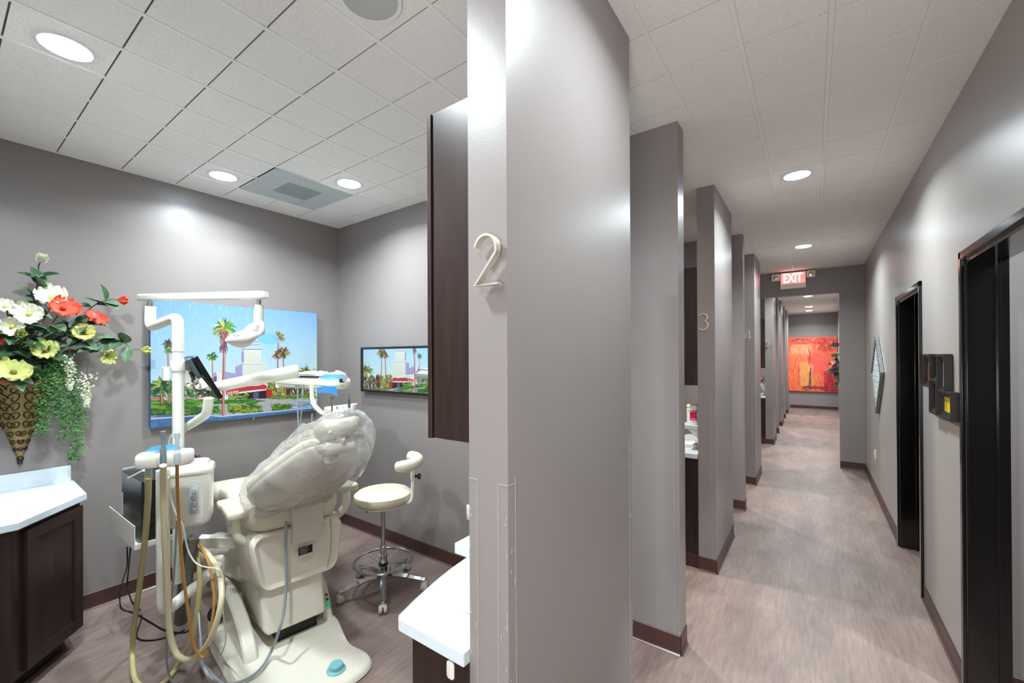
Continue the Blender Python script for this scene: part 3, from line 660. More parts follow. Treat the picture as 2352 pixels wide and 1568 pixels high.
def wipes(X, Y, where):
    t = thing('wipes_canister', 'white wipes canister with a magenta label behind the %s' % where, 'canister', (X, Y, 1.102), 0, 'wipes canisters on the console shelves')
    obj('tub', lt([(.052, 0), (.056, .004), (.056, .128), (.054, .135), (.057, .137), (.057, .152), (.05, .158), (.02, .16), (0, .16)], seg=40), unitw, t)
    b = B(); tube(b, [(-.02, 0, .158), (.0, 0, .172), (.03, -.01, .166)], .007, 8, flat=.5); obj('lid_tab', b, unitw, t)
    mg = mat('magenta_label', (214, 18, 92), .4); r = .0566; b = B(); a0 = math.radians(-112); a1 = math.radians(-58)
    vs = [[b.verts.new((r*math.cos(a0+(a1-a0)*k/10), r*math.sin(a0+(a1-a0)*k/10), z)) for z in (.036, .105)] for k in range(11)]
    for p_, q in zip(vs, vs[1:]): b.faces.new((p_[0], q[0], q[1], p_[1]))
    lb = obj('label', b, mg, t)
    text('label_text', 'CaviWipes', .018, mat('label_ink', (60, 30, 50), .5), (.006, -r-.0012, .113), (1, .06, 0), (0, 0, 1), lb, .0006, .0003)
    text('label_text', 'Metrex', .013, mat('label_white', (250, 240, 245), .5), (.006, -r-.0012, .047), (1, .06, 0), (0, 0, 1), lb, .0006, .0003)
wipes(-.802, 3.70, 'numeral three'); wipes(-.815, 9.38, 'small numeral five')
def fold_towel(X, Y):
    b = B(); box(b, -.07, .07, -.06, .10, 0, .012); box(b, -.068, .07, -.055, .10, .013, .022)
    t = tag(obj('folded_towel', b, mat('paper_towel', (232, 238, 240), .9), bevel=.003), 'folded white paper towels lying on the counter behind wall end 3', 'towel'); t.location = (X, Y, .901); t.rotation_euler = (0, 0, .5)
fold_towel(-.86, 3.78)
# outlet on the end wall
t = thing('wall_outlet', 'white double power outlet on the end wall beside the near counter', 'outlet', (-2.145, 2.44, .465))
obj('plate', sl(rrect(.075, .118, .008), [(0, 0), (0, .004), (.003, .006)], (0, 0, 0), (1, 0, 0), (0, 0, 1), (0, -1, 0), closed_smooth=False), unitw, t)
for z in (.026, -.026): obj('receptacle', lt([(.017, .005), (.017, .0085), (.015, .009)], (0, 0, z), (0, -1, 0), seg=24), mat('outlet_face', (214, 214, 208), .4), t)
# ================================================================== RIGHT WALL DETAILS
def diamond():
    t = thing('wall_ornament', 'diamond shaped pierced silver ornament on the right wall past the far door', 'wall ornament', (XR, 6.28, 1.45))
    si = mat('aged_silver', (120, 124, 122), .45, .5, noise=.5, scale=60); b = B(); Wd, Hd = .43, .425
    pts = [(0, Hd), (Wd, 0), (0, -Hd), (-Wd, 0)]
    ribbon(b, [(-.01, Hd), *pts[1:], (-Wd, 0), (.0, Hd)], .035, .004, .034, (0, 0, 0), (0, 1, 0), (0, 0, 1), (-1, 0, 0)); obj('frame', b, si, t)
    b = B(); r_ = random.Random(3)
    for i in range(-6, 7):
        for j in range(-6, 7):
            cx = (i+j)*Wd/13.5; cy = (i-j)*Hd/13.5
            if abs(cx)/Wd+abs(cy)/Hd > .93: continue
            s = .023
            P = [(math.cos(q*PI/8)*s*(1-q/16*.75)*(1 if (i+j) % 2 else -1), math.sin(q*PI/8)*s*(1-q/16*.75)) for q in range(0, 16)]
            ribbon(b, P, .008, .008, .022, (0, cx, cy), (0, 1, 0), (0, 0, 1), (-1, 0, 0))
            box(b, -.018, -.008, cx-.004, cx+.004, cy-.03, cy+.03)
    obj('scrollwork', b, mat('pale_silver', (206, 214, 212), .4, .25, noise=.3, scale=50), t)
diamond()
t = thing('light_switch', 'small white switch plate low on the right wall, before the corridor end', 'switch', (XR, 6.69, .46))
obj('plate', sl(rrect(.075, .118, .008), [(0, 0), (0, .004), (.003, .006)], (0, 0, 0), (0, 1, 0), (0, 0, 1), (-1, 0, 0), closed_smooth=False), unitw, t)
obj('toggle', bx(-.009, -.005, -.015, .015, -.03, .03), unitw, t, bevel=.002)
XFf = XR-.034
cf = thing('collage_frame', 'black five-opening collage picture frame on the right wall between the doors', 'picture frame', (XR, 3.35, 1.5))
fr = mat('frame_black_wood', (34, 31, 30), .45)
def fpx(x, y): P = onx(x, y, XFf); return P.y-3.35, P.z-1.5
for n_, (xa, ya, xb_, yb_, dep, picc, hc) in enumerate(((2119, 813, 2135, 888, .036, (210, 110, 50), (150, 70, 40)), (2134, 814, 2153, 872, .02, (120, 110, 104), (60, 56, 54)), (2151, 813, 2169, 900, .036, (226, 230, 232), (180, 190, 190)), (2130, 880, 2140, 940, .02, (70, 64, 60), (30, 28, 28)), (2136, 868, 2153, 950, .04, (110, 96, 92), (50, 40, 40)), (2153, 893, 2183, 961, .034, (222, 186, 40), (170, 120, 30)))):
    y1, z1 = fpx(xa, ya); y0_, _ = fpx(xb_, ya); _, z0 = fpx((xa+xb_)/2, yb_)
    y0_, y1 = min(y0_, y1), max(y0_, y1); cy_, cz_ = (y0_+y1)/2, (z0+z1)/2; wy, wz = (y1-y0_), abs(z1-z0); b = B(); f = .032
    for k, (o_, dd) in enumerate(((0, dep), (.011, dep-.007), (.021, dep-.013))):
        i_, e_ = o_+.012, o_
        for q in ((cy_-wy/2+e_, cy_+wy/2-e_, cz_+wz/2-i_, cz_+wz/2-e_), (cy_-wy/2+e_, cy_+wy/2-e_, cz_-wz/2+e_, cz_-wz/2+i_), (cy_-wy/2+e_, cy_-wy/2+i_, cz_-wz/2+i_, cz_+wz/2-i_), (cy_+wy/2-i_, cy_+wy/2-e_, cz_-wz/2+i_, cz_+wz/2-i_)):
            box(b, -dd, -.003, q[0], q[1], q[2], q[3])
    fo = obj('frame', b, fr, cf, smooth=False)
    obj('picture', bx(-max(.008, dep-.022), -.003, cy_-wy/2+f, cy_+wy/2-f, cz_-wz/2+f, cz_+wz/2-f), mat('picture_%d' % n_, picc, .3, noise=.5, scale=9), fo, smooth=False)
# ================================================================== helper: parts built in room coordinates under a thing
def wob(name, bm, m, parent, **k):
    P = Matrix.Identity(4); q = parent
    while q is not None:
        P = Matrix.LocRotScale(q.location, q.rotation_euler, None) @ P; q = q.parent
    bmesh.ops.transform(bm, matrix=P.inverted(), verts=bm.verts)
    return obj(name, bm, m, parent, **k)
CHZ = math.radians(-9.5); AX = Vector((math.cos(CHZ), math.sin(CHZ), 0)); BX_ = Vector((-AX.y, AX.x, 0)); CO = Vector((-2.5, 1.3, 0)); Z = Vector((0, 0, 1))
def cu(x, y, u):   # room point on the cross plane at distance u along the chair's axis
    d = sight(x, y); n = CO+AX*u-CAMP; return CAMP+d*(n.dot(AX)/d.dot(AX))
def CW(u, v, z): return CO+AX*u+BX_*v+Z*z
# ================================================================== OPERATOR STOOL
st = thing('operator_stool', 'cream round operator stool with curved backrest and chrome foot ring', 'stool', (-2.515, 1.915, 0), math.radians(20))
obj('seat', lt([(a_, c_+.055) for a_, c_ in [(0, .565), (.12, .566), (.175, .575), (.193, .592), (.2, .612), (.196, .635), (.178, .65), (.14, .656), (0, .652)]], seg=56), uphol, st)
obj('seat_pan', lt([(a_, c_+.055) for a_, c_ in [(0, .556), (.15, .556), (.183, .566), (.188, .574), (0, .574)]], seg=48), chairw, st)
obj('gas_column', lt([(.0145, .30), (.0145, .611), (.03, .613), (0, .615)], seg=24), mat('steel_column', (170, 172, 174), .25, 1), st)
obj('column_sleeve', lt([(.026, .09), (.026, .31), (.022, .318), (.0145, .32)], seg=28), chrome, st)
obj('sleeve_collar', lt([(.03, .175), (.034, .178), (.034, .19), (.027, .196)], seg=28), black, st)
b = B(); tube(b, [(.0, -.05, .608), (-.02, -.11, .607), (-.035, -.15, .604)], [.006, .008, .014], 8, flat=.35); obj('height_lever', b, black, st)
b = B(); ring = [(.2*math.cos(2*PI*k/48), .2*math.sin(2*PI*k/48), .205) for k in range(48)]
rg = tube(b, ring+[ring[0], ring[1]], .0095, 10, caps=False)
for k in range(5): a_ = 2*PI*k/5+.3; tube(b, [(.03*math.cos(a_), .03*math.sin(a_), .183), (.195*math.cos(a_), .195*math.sin(a_), .204)], .0045, 8)
obj('foot_ring', b, mat('ring_steel', (186, 192, 196), .24, 1), st)
b = B(); lathe(b, [(0, .0), (.014, .0), (.02, .006), (.02, .018), (.014, .026), (0, .026)], (.03, -.03, .17), (.5, -.8, 0), seg=20); obj('ring_knob', b, pewter, st)
cast = mat('caster_beige', (196, 192, 178), .45)
for k in range(5):
    a_ = math.radians(-118-20+72*k+8); ca, sa = math.cos(a_), math.sin(a_)
    b = B(); P = [(.02*ca, .02*sa, .10), (.12*ca, .12*sa, .102), (.26*ca, .26*sa, .078), (.30*ca, .30*sa, .072)]
    tube(b, smoothpts(P, 5), [.022, .02, .016, .014], 4, flat=1); lg = obj('base_leg', b, chrome, st, bevel=.002)
    cx, cy = .295*ca, .295*sa; hd = (-sa, ca, 0); b = B()
    for s in (-1, 1): lathe(b, [(0, s*.028), (.016, s*.028), (.025, s*.022), (.0265, s*.012), (.0255, s*.006), (0, s*.006)], (cx, cy, .0268), hd, seg=26)
    box(b, -.006, .006, -.006, .006, .02, .055, Matrix.Translation((cx, cy, 0)))
    lathe(b, [(.022, .048), (.018, .056), (0, .058)], (cx, cy, 0), seg=20); lathe(b, [(.006, .05), (.006, .078)], (cx, cy, 0), seg=10)
    obj('caster', b, cast, lg)
obj('hub', lt([(.036, .078), (.04, .09), (.036, .118), (.026, .124)], seg=28), chrome, st)
b = B(); tube(b, fillet([(.1, .01, .625), (.222, .015, .63), (.235, .015, .90)], .05), .0125, 14); obj('back_post', b, chairw, st)
obj('post_clamp', lt([(.017, .80), (.018, .805), (.018, .84), (.017, .845)], (.232, .015, 0), seg=20), chairw, st)
b = B(); lathe(b, [(0, 0), (.01, 0), (.01, .02), (.019, .022), (.022, .03), (.02, .04), (0, .042)], (.246, .015, .822), (1, .25, 0), seg=8); obj('clamp_knob', b, black, st)
b = B(); P = [(.262+.105*math.cos(math.radians(t_))-.115, .015+.125*math.sin(math.radians(t_)), .915) for t_ in range(-82, 116, 9)]
P = [Vector((x, y, z+.012*max(0, (i-6)/12))) for i, (x, y, z) in enumerate(P)]
R_ = [.024]+[.036]*2+[.041]*(len(P)-5)+[.037, .026]
obj('arm_backrest', tb(P, R_, 18), uphol, st, sub=1)
# ================================================================== WALL VASE AND FLOWERS
vs_ = thing('wall_vase', 'tall gold cone wall vase with dark scroll filigree above the left counter', 'vase', (XL, .335, 1.03))
gold = mat('antique_gold', (146, 122, 72), .4, .35, noise=.35, scale=14); iron = mat('dark_filigree', (56, 46, 34), .4, .6)
def cone(bm, prof, half=True):
    n = 24; rr = []
    for r, z in prof: rr.append([bm.verts.new((max(.001, r*math.sin(PI*k/n)*.85+.001), -r*math.cos(PI*k/n), z)) for k in range(n+1)])
    for a_, c_ in zip(rr, rr[1:]):
        for k in range(n): bm.faces.new((a_[k], a_[k+1], c_[k+1], c_[k]))
cr = lambda z: .012+.143*(max(0, z-.04)/.46)**1.02
b = B(); cone(b, [(cr(z), z) for z in (.04, .1, .2, .3, .4, .5)]+[(cr(.5)-.01, .5), (cr(.3)-.01, .3)]); obj('cone', b, gold, vs_)
b = B(); cone(b, [(cr(.495)+.002, .485), (cr(.495)+.008, .495), (cr(.495)+.002, .508)]); obj('rim', b, mat('copper_rim', (170, 96, 60), .4, .5), vs_)
b = B(); lathe(b, [(0, -.0), (.008, .004), (.012, .012), (.007, .02), (.014, .028), (.016, .038), (.012, .046), (0, .05)], (.014, 0, -.005), seg=16); obj('finial', b, iron, vs_)
b = B()
def onc(a_, z): r = cr(z)+.0025; return Vector((r*math.sin(a_)*.85+.001, -r*math.cos(a_), z))
for row, z in enumerate((.455, .40, .345, .29, .235, .18, .13, .085)):
    s = .082*(z+.12)/.55
    for col in ((-1, 0, 1) if z > .2 else (-.5, .5)):
        for sd in (-1, 1):
            P = []
            for k in range(22):
                q = k/21; rr_ = s*(1-.8*q)*.5; th = sd*(q*2.2*PI+.4)
                da = (sd*s*.5+rr_*math.cos(th)*sd)/max(cr(z), .02)*.9; P.append(onc(PI/2+col*(.9)+da*.9, z+rr_*math.sin(q*2.2*PI)))
            P = [p_ for p_ in P if p_.x > .002]
            if len(P) > 3: tube(b, P, .0028, 5)
obj('filigree', b, iron, vs_)
stemm = mat('stem_brown', (92, 76, 50), .6); leafm = mat('leaf_green', (92, 122, 92), .5, noise=.35, scale=30); leafd = mat('leaf_dark_green', (52, 84, 52), .5, noise=.3, scale=30)
def leafmesh(bm, P, d, up, L, W, mi=0, bend=.25, nn=8):
    P, d, up = Vector(P), Vector(d).normalized(), Vector(up); s = d.cross(up).normalized(); up = s.cross(d); prev = None
    for k in range(nn+1):
        q = k/nn; w = W*.5*math.sin(PI*min(1, q**.75*1.0))**.8*(1-q*.1)+.0005; c = P+d*L*q-up*L*bend*q*q
        row = [bm.verts.new(c+s*w*t_-up*(-abs(t_)*w*.35)) for t_ in (-1, -.5, 0, .5, 1)]
        if prev:
            for a_, b_, c_, d_ in zip(prev, prev[1:], row[1:], row): bm.faces.new((a_, b_, c_, d_)).material_index = mi
        prev = row
def petals(bm, P, d, n, L, W, open_=.9, mi=0, rnd=None, ruff=.12):
    P, d = Vector(P), Vector(d).normalized(); x, y, _ = frame(P, d); nu, nv = 7, 8
    for k in range(n):
        a_ = 2*PI*k/n+rnd.uniform(-.15, .15); rad = x*math.cos(a_)+y*math.sin(a_); tan = -x*math.sin(a_)+y*math.cos(a_); rows = []; LL = L*rnd.uniform(.88, 1.1)
        for i in range(nv+1):
            q = i/nv; r = LL*(q*open_+.02); h = LL*(q*(1-open_)*1.4+.22*q-.3*q*q*open_); w = W*(.16+.84*math.sin(PI*.5*min(1, q*1.25)))*(1 if q < .8 else 1-(q-.8)*1.6)
            row = []
            for j in range(nu):
                t_ = (j/(nu-1)-.5)*2; rf = ruff*LL*q*q*math.sin(t_*7+k*2+i*.6)*.5
                row.append(bm.verts.new(P+rad*(r*(1-.10*t_*t_*q))+tan*w*.5*t_+d*(h+rf+.08*LL*t_*t_)))
            rows.append(row)
        for ra, rb in zip(rows, rows[1:]):
            for j in range(nu-1): bm.faces.new((ra[j], ra[j+1], rb[j+1], rb[j])).material_index = mi
def petalmat(name, c_in, c_out):
    if name in MATS: return MATS[name]
    M = mat(name, c_out, .55, noise=.12, scale=40); return M
PM = {'white': petalmat('petal_white', 0, (232, 232, 212)), 'red': petalmat('petal_coral', 0, (226, 84, 62)), 'lime': petalmat('petal_lime', 0, (190, 196, 118)), 'yellow': petalmat('petal_yellow', 0, (206, 204, 120)), 'peach': petalmat('petal_peach', 0, (246, 186, 140))}
CT = {'white': (214, 206, 120), 'red': (150, 30, 44), 'lime': (120, 120, 50), 'yellow': (92, 78, 30)}
root_pt = Vector((XL+.07, .32, 1.50)); rnd = random.Random(11)
def flower(px_, py_, dx, size, col, face, label, bud=False, leaves=2, via=None):
    size *= 1.6 if bud else 1.5; leaves += 1
    P = onx(px_, py_, XL+dx); t = thing('flower_stem', label, 'flower', P, 0, 'silk flowers in the cone wall vase')
    dd = Vector(face).normalized(); Q = [Vector((root_pt.x, root_pt.y, root_pt.z))]
    if via: Q.append(onx(via[0], via[1], XL+dx*.8))
    else: Q.append((root_pt*.5+P*.5)+Vector((.01, 0, .03)))
    Q += [P-dd*.03]; Q = smoothpts(Q, 8); b = B(); tube(b, Q+[P], .0032, 6); wob('stem', b, stemm, t)
    b = B()
    if bud:
        petals(b, P, dd, 5, size*1.0, size*1.25, .42, rnd=rnd, ruff=.1); petals(b, P+dd*.006, dd, 4, size*.95, size*1.0, .26, rnd=rnd, ruff=.08)
        wob('bud', b, PM[col], t)
        b = B(); petals(b, P-dd*.004, dd, 5, size*.7, size*.4, .25, rnd=rnd, ruff=0); wob('calyx', b, leafm, t)
    else:
        petals(b, P, dd, 5, size*1.08, size*1.08, .70, rnd=rnd, ruff=.34); bl = wob('bloom', b, PM[col], t)
        b = B(); lathe(b, [(0, 0), (size*.12, .002), (size*.16, size*.12), (size*.08, size*.3), (0, size*.34)], P+dd*.003, dd, seg=12)
        for k in range(10): a_ = k*.63; x, y, _ = frame(P, dd); lathe(b, [(0, -.003), (.003, 0), (0, .003)], P+dd*size*(.2+.02*k)+(x*math.cos(a_)+y*math.sin(a_))*size*.1, dd, seg=6)
        wob('stamen', b, mat('stamen_'+col, CT[col], .5), t)
    for k in range(leaves):
        q = Q[int(len(Q)*(.55+.38*k/max(1, leaves)))]; a_ = rnd.uniform(0, 6.28); b = B()
        ld_ = Vector((rnd.uniform(.1, .9), math.cos(a_)*.9, math.sin(a_)*.6+.1)); leafmesh(b, q, ld_, (rnd.uniform(.2, 1), 0, 1), rnd.uniform(.085, .13), rnd.uniform(.055, .08), bend=rnd.uniform(0, .35))
        wob('leaf', b, leafm if rnd.random() < .65 else leafd, t)
    return t
flower(92, 603, .14, .030, 'white', (.6, .1, .5), 'cream rosebud at the very top of the flower arrangement', True, 5, (88, 690))
flower(120, 688, .16, .062, 'white', (.8, -.2, .6), 'white open bloom just above the large red hibiscus', leaves=2)
flower(142, 712, .22, .060, 'red', (.85, .2, .5), 'large coral red hibiscus in the upper middle of the arrangement', leaves=2)
flower(212, 737, .18, .055, 'red', (.6, .4, .65), 'coral red hibiscus seen from the side, right of the large red one', leaves=3, via=(165, 750))
flower(268, 688, .14, .028, 'red', (.3, 1, -.05), 'closed red hibiscus bud on the upper right branch', True, 5, (200, 715))
flower(193, 763, .20, .046, 'yellow', (.9, -.15, .2), 'pale yellow hibiscus with dark centre, right of middle', leaves=2, via=(150, 780))
flower(107, 808, .22, .050, 'lime', (.9, -.3, .5), 'lime green hibiscus low in the middle of the arrangement', leaves=3)
flower(245, 815, .18, .042, 'lime', (.75, .3, -.35), 'drooping lime green hibiscus on the right branch', leaves=4, via=(165, 788))
flower(322, 803, .13, .028, 'lime', (.2, 1, -.1), 'lime green bud at the tip of the right branch', True, 5, (240, 780))
flower(68, 722, .20, .055, 'white', (1, -.3, .2), 'white bloom with yellow centre at the upper left', leaves=2)
flower(12, 706, .16, .036, 'white', (.9, -.3, .5), 'creamy white rose bloom at the left edge of the photo', leaves=2)
flower(30, 748, .20, .046, 'white', (1, -.4, -.2), 'white bloom low on the left with petals hanging down', leaves=2)
flower(48, 767, .24, .026, 'lime', (1, -.1, .1), 'small half-open lime bud in front of the left blooms', True, 2)
flower(30, 858, .23, .062, 'lime', (.85, .05, .6), 'broad lime yellow hibiscus resting on the vase rim', leaves=3)
flower(0, 775, .15, .04, 'red', (1, -.4, 0), 'red bloom cut off by the left edge of the photo', leaves=1)
# leaf sprays
def spray(px_, py_, dx, label, n=9, L=.075):
    P = onx(px_, py_, XL+dx); t = thing('leaf_spray', label, 'leaves', P, 0, 'leaf sprays in the cone wall vase')
    Q = smoothpts([root_pt, root_pt*.45+P*.55+Vector((.01, 0, .02)), P], 10); b = B(); tube(b, Q, .0025, 6); wob('stem', b, stemm, t)
    for k in range(n):
        q = Q[int(6+(len(Q)-7)*k/(n-1))]; a_ = k*2.4; b = B(); leafmesh(b, q, (rnd.uniform(.2, .8), math.cos(a_), math.sin(a_)*.6), (.6, 0, .8), L*rnd.uniform(1.0, 1.5), L*.72, bend=rnd.uniform(0, .4)); wob('leaf', b, leafm if k % 3 else leafd, t)
spray(88, 640, .12, 'green leaves climbing below the top rosebud', 10, .07)
spray(50, 700, .10, 'green leaves behind the upper left white bloom', 9)
spray(110, 770, .15, 'dense green leaves in the heart of the arrangement', 12, .085)
spray(20, 800, .14, 'green leaves at the lower left above the vase rim', 9)
spray(225, 790, .12, 'green leaves on the lower right branch', 8)
spray(165, 740, .14, 'green leaves between the two red hibiscus', 8)
# trailing greenery
vine = mat('fern_green', (70, 122, 58), .5, noise=.45, scale=25)
def trail(pts, dx, label, n=70, lf=.013, dens=1):
    n = int(n*1.5)
    Q = [onx(x, y, XL+dx*(1-.4*i/len(pts))) for i, (x, y) in enumerate(pts)]; t = thing('trailing_fern', label, 'trailing plant', Q[0], 0, 'trailing greenery hanging from the cone wall vase')
    Q = smoothpts([root_pt+Vector((.02, .05, .02))]+Q, 14); b = B(); tube(b, Q, .0018, 5); wob('stem', b, mat('vine_stem', (90, 110, 60), .6), t); b = B()
    for k in range(n):
        q = Q[int(5+(len(Q)-6)*k/n)]
        for s in range(4): a_ = rnd.uniform(0, 6.28); leafmesh(b, q+Vector((rnd.uniform(-.01, .02), rnd.uniform(-.028, .028), rnd.uniform(-.01, .01))), (rnd.uniform(-.1, .8), math.cos(a_), math.sin(a_)*.7-.2), (.7, .1, .7), lf*rnd.uniform(.8, 1.9), lf*.42, bend=.2, nn=3)
    wob('foliage', b, vine, t)
trail([(95, 860), (100, 930), (95, 1000)], .17, 'bright green fern hanging over the right side of the vase', 70)
trail([(115, 850), (125, 900), (128, 960)], .18, 'short green fern tuft right of the vase rim', 70)
trail([(135, 840), (150, 930), (150, 1010)], .16, 'long green fern strand hanging midway right of the vase', 80)
trail([(150, 840), (168, 930), (175, 1010), (172, 1056)], .14, 'longest green fern strand reaching toward the backsplash', 90)
trail([(140, 830), (178, 920), (186, 985)], .12, 'green fern strand falling beside the white blossom cluster', 70)
def cluster(x, y0_, y1_, dx, label):
    P = onx(x, y0_, XL+dx); t = thing('blossom_cluster', label, 'flower', P, 0, 'hanging white blossom clusters'); b = B(); n = 190
    for k in range(n):
        q = (k/n)**.8; c = onx(x+rnd.gauss(0, 9*(1-q)+2.5), y0_+(y1_-y0_)*q, XL+dx+rnd.uniform(-.03, .03))
        petals(b, c, (rnd.uniform(.3, 1), rnd.uniform(-1, 1), rnd.uniform(-.6, .6)), 4, .0085, .007, .8, rnd=rnd, ruff=0) if k % 2 else lathe(b, [(0, -.004), (.0045, 0), (0, .004)], c, seg=5)
    wob('blossoms', b, mat('blossom_cream', (226, 232, 200), .6, noise=.2, scale=60), t); b = B(); tube(b, smoothpts([root_pt+Vector((.03, .06, .01)), onx(x-6, y0_-30, XL+dx), P, onx(x, y1_, XL+dx)], 8), .002, 5); wob('stem', b, stemm, t)
cluster(160, 815, 895, .17, 'white blossom cluster hanging nearer the vase')
cluster(200, 855, 935, .15, 'cream blossom cluster hanging farther right, beside the fern')
# far flower arrangement seen past the red canvas
fa = thing('far_wall_bouquet', 'small purple and orange bouquet beside the far red canvas', 'flowers', (XR, 12.6, 1.55)); b = B(); b2 = B(); b3 = B()
for k in range(26):
    P = Vector((XR-.08-rnd.uniform(0, .14), 12.6+rnd.uniform(-.1, .1), 1.50+rnd.uniform(-.32, .42))); bb = (b, b2, b3)[k % 3 if k % 5 else 1]
    if bb is b2: leafmesh(b2, P, (-1, rnd.uniform(-1, 0), rnd.uniform(-.6, .6)), (0, -1, .5), .14, .07)
    else: petals(bb, P, (-.8, -.8, .1), 5, .065, .07, .8, rnd=rnd)
for k in range(30): leafmesh(b2, (XR-.06-rnd.uniform(0, .1), 12.6+rnd.uniform(-.1, .1), 1.45+rnd.uniform(-.5, .1)), (rnd.uniform(-1, .4), rnd.uniform(-1, 0), rnd.uniform(-1, .3)), (0, -1, .5), .10, .06)
wob('purple_blooms', b, mat('petal_purple', (96, 34, 80), .5), fa); wob('leaves', b2, leafd, fa); wob('orange_blooms', b3, PM['peach'], fa)
b = B(); lathe(b, [(.01, 1.0), (.09, 1.42), (.085, 1.42)], (XR-.1, 12.6, 0), seg=20); wob('cone_vase', b, gold, fa)
# ================================================================== DENTAL CHAIR
ch = thing('dental_chair', 'cream dental chair with raised backrest on a white moulded floor plate', 'dental chair', CO, CHZ)
V0 = -.03
# floor plate
out = [(-.75, -.20), (-.62, -.33), (-.3, -.39), (0, -.385), (.25, -.37), (.46, -.35), (.56, -.27), (.59, -.1), (.585, .08), (.54, .18), (.45, .205), (.33, .17), (.2, .185), (.08, .205), (-.1, .20), (-.4, .22), (-.65, .16)]
bz = lambda x, y, z: (x, y, z+(.022*max(0, 1-((x+.05)/.5)**2) if z > .03 else 0))
obj('floor_plate', sl(out, [(.0, 0), (-.006, .006), (0, .022), (.012, .032), (.03, .037), (.06, .041)], warp=bz), chairw, ch)
P = CO; bc = onz(772, 1534, .05)-CO; bu, bv = bc.dot(AX), bc.dot(BX_)
bt = obj('foot_button', lt([(.047, .036), (.047, .046), (.04, .05), (.034, .052), (.034, .070), (.03, .075), (0, .076)], (bu, bv, 0), seg=40), mat('teal_rubber', (126, 190, 194), .4), ch)
# side fairings of the lift (arched fins)
def fin(v0, v1, pts, name, u0=0):
    b = B(); slab(b, pts, [(.012, v0), (0, v0+.012), (0, v1-.012), (.012, v1)], (0, 0, 0), (1, 0, 0), (0, 0, 1), (0, 1, 0), closed_smooth=False); return obj(name, b, chairw, ch, bevel=.006, angle=.5)
arch = [(.14*1+(-.0), .034)]+[(-.42+.56*math.cos(math.radians(a_)), .034+.225*math.sin(math.radians(a_))) for a_ in range(6, 96, 8)]+[(-.62, .24), (-.66, .034)]
fin(-.315, -.245, arch, 'lift_side_cover')
arch2 = [(.05, .034), (.045, .06), (-.01, .17), (-.06, .24), (-.14, .27), (-.5, .27), (-.6, .034)]
f2 = fin(.13, .185, arch2, 'lift_side_cover')
for k, (uu, zz) in enumerate(((-.013, .205), (.0, .182))):
    obj('switch_button', lt([(.008, 0), (.008, .004), (0, .005)], (uu+.012, .158, zz-.02), (.9, 0, .43), seg=16), mat('dark_button', (60, 64, 66), .4), f2)
obj('power_switch', bx(-.011, .011, -.012, .012, 0, .006, Matrix.Translation((.024, .158, .136)) @ Matrix.Rotation(math.radians(66), 4, 'Y')), mat('green_switch', (20, 150, 90), .3, emit=.15, emitc=(30, 200, 120)), f2)
# lower lift cover
lo_ = [(.12, .15), (.075, .42), (-.35, .46), (-.45, .22), (-.3, .10)]
b = B(); slab(b, lo_, [(.03, -.215), (.006, -.205), (0, -.19), (0, .09), (.006, .105), (.03, .11)], (0, 0, 0), (1, 0, 0), (0, 0, 1), (0, 1, 0), closed_smooth=False); obj('lift_cover', b, chairw, ch, bevel=.012, seg=3)
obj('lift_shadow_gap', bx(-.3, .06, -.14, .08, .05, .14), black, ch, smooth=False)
# casing toward the foot end
b = B(); c0 = CW(-.12, -.08, .36)-CO
tube(b, smoothpts([(.0, -.06, .36), (-.25, -.09, .37), (-.6, -.14, .33), (-.95, -.22, .28), (-1.12, -.25, .26)], 6), [.10, .135, .15, .14, .12, .09], 24, flat=1); obj('lift_casing', b, chairw, ch, sub=1)
# seat support casing with the rating plate
def bodywarp(x, y, z): return (x, y, z)
b = B(); rings = []
for u_, hw_, z0_, z1_, rr_ in ((.095, .205, .41, .675, .03), (.12, .232, .395, .69, .05), (.105, .24, .385, .70, .06), (-.02, .25, .375, .70, .06), (-.25, .26, .40, .70, .06), (-.5, .25, .46, .69, .05), (-.56, .2, .5, .67, .04)):
    q = rrect(2*hw_, z1_-z0_, rr_, 5, V0, (z0_+z1_)/2); q = [(y*(1-.30*max(0, (z1_-z)/(z1_-z0_)-.45))+V0*.0, z) for y, z in q]
    rings.append([b.verts.new((u_, y, z)) for y, z in q])
for a_, c_ in zip(rings, rings[1:]):
    for k in range(len(a_)): b.faces.new((a_[k], a_[(k+1) % len(a_)], c_[(k+1) % len(a_)], c_[k]))
b.faces.new(rings[0]); b.faces.new(rings[-1][::-1]); sc = obj('seat_casing', b, chairw, ch, bevel=.004, angle=.8)
b = B(); tube(b, [(.123, .135, .70), (.126, .14, .6), (.126, .135, .5), (.118, .12, .41)], .0022, 6); obj('casing_seam', b, mat('seam_grey', (150, 146, 134), .5), sc)
pl = cu(702, 1263, .125)-CO; pu, pv, pz = .1215, pl.dot(BX_), pl.z
obj('rating_plate', bx(pu, pu+.002, pv-.038, pv+.038, pz-.022, pz+.022), mat('rating_plate_black', (34, 34, 36), .3), sc, smooth=False)
for k in range(6): obj('plate_print', bx(pu+.002, pu+.0024, pv-.03, pv-.03+.05-(k % 3)*.008, pz+.014-k*.006-(0 if k < 3 else .0), pz+.0165-k*.006), mat('plate_print', (150, 150, 150) if k < 4 else (230, 230, 230), .5), sc, smooth=False)
obj('data_sticker', bx(pu, pu+.0015, pv+.043, pv+.083, pz-.006, pz+.018), mat('sticker_white', (226, 226, 228), .5), sc, smooth=False)
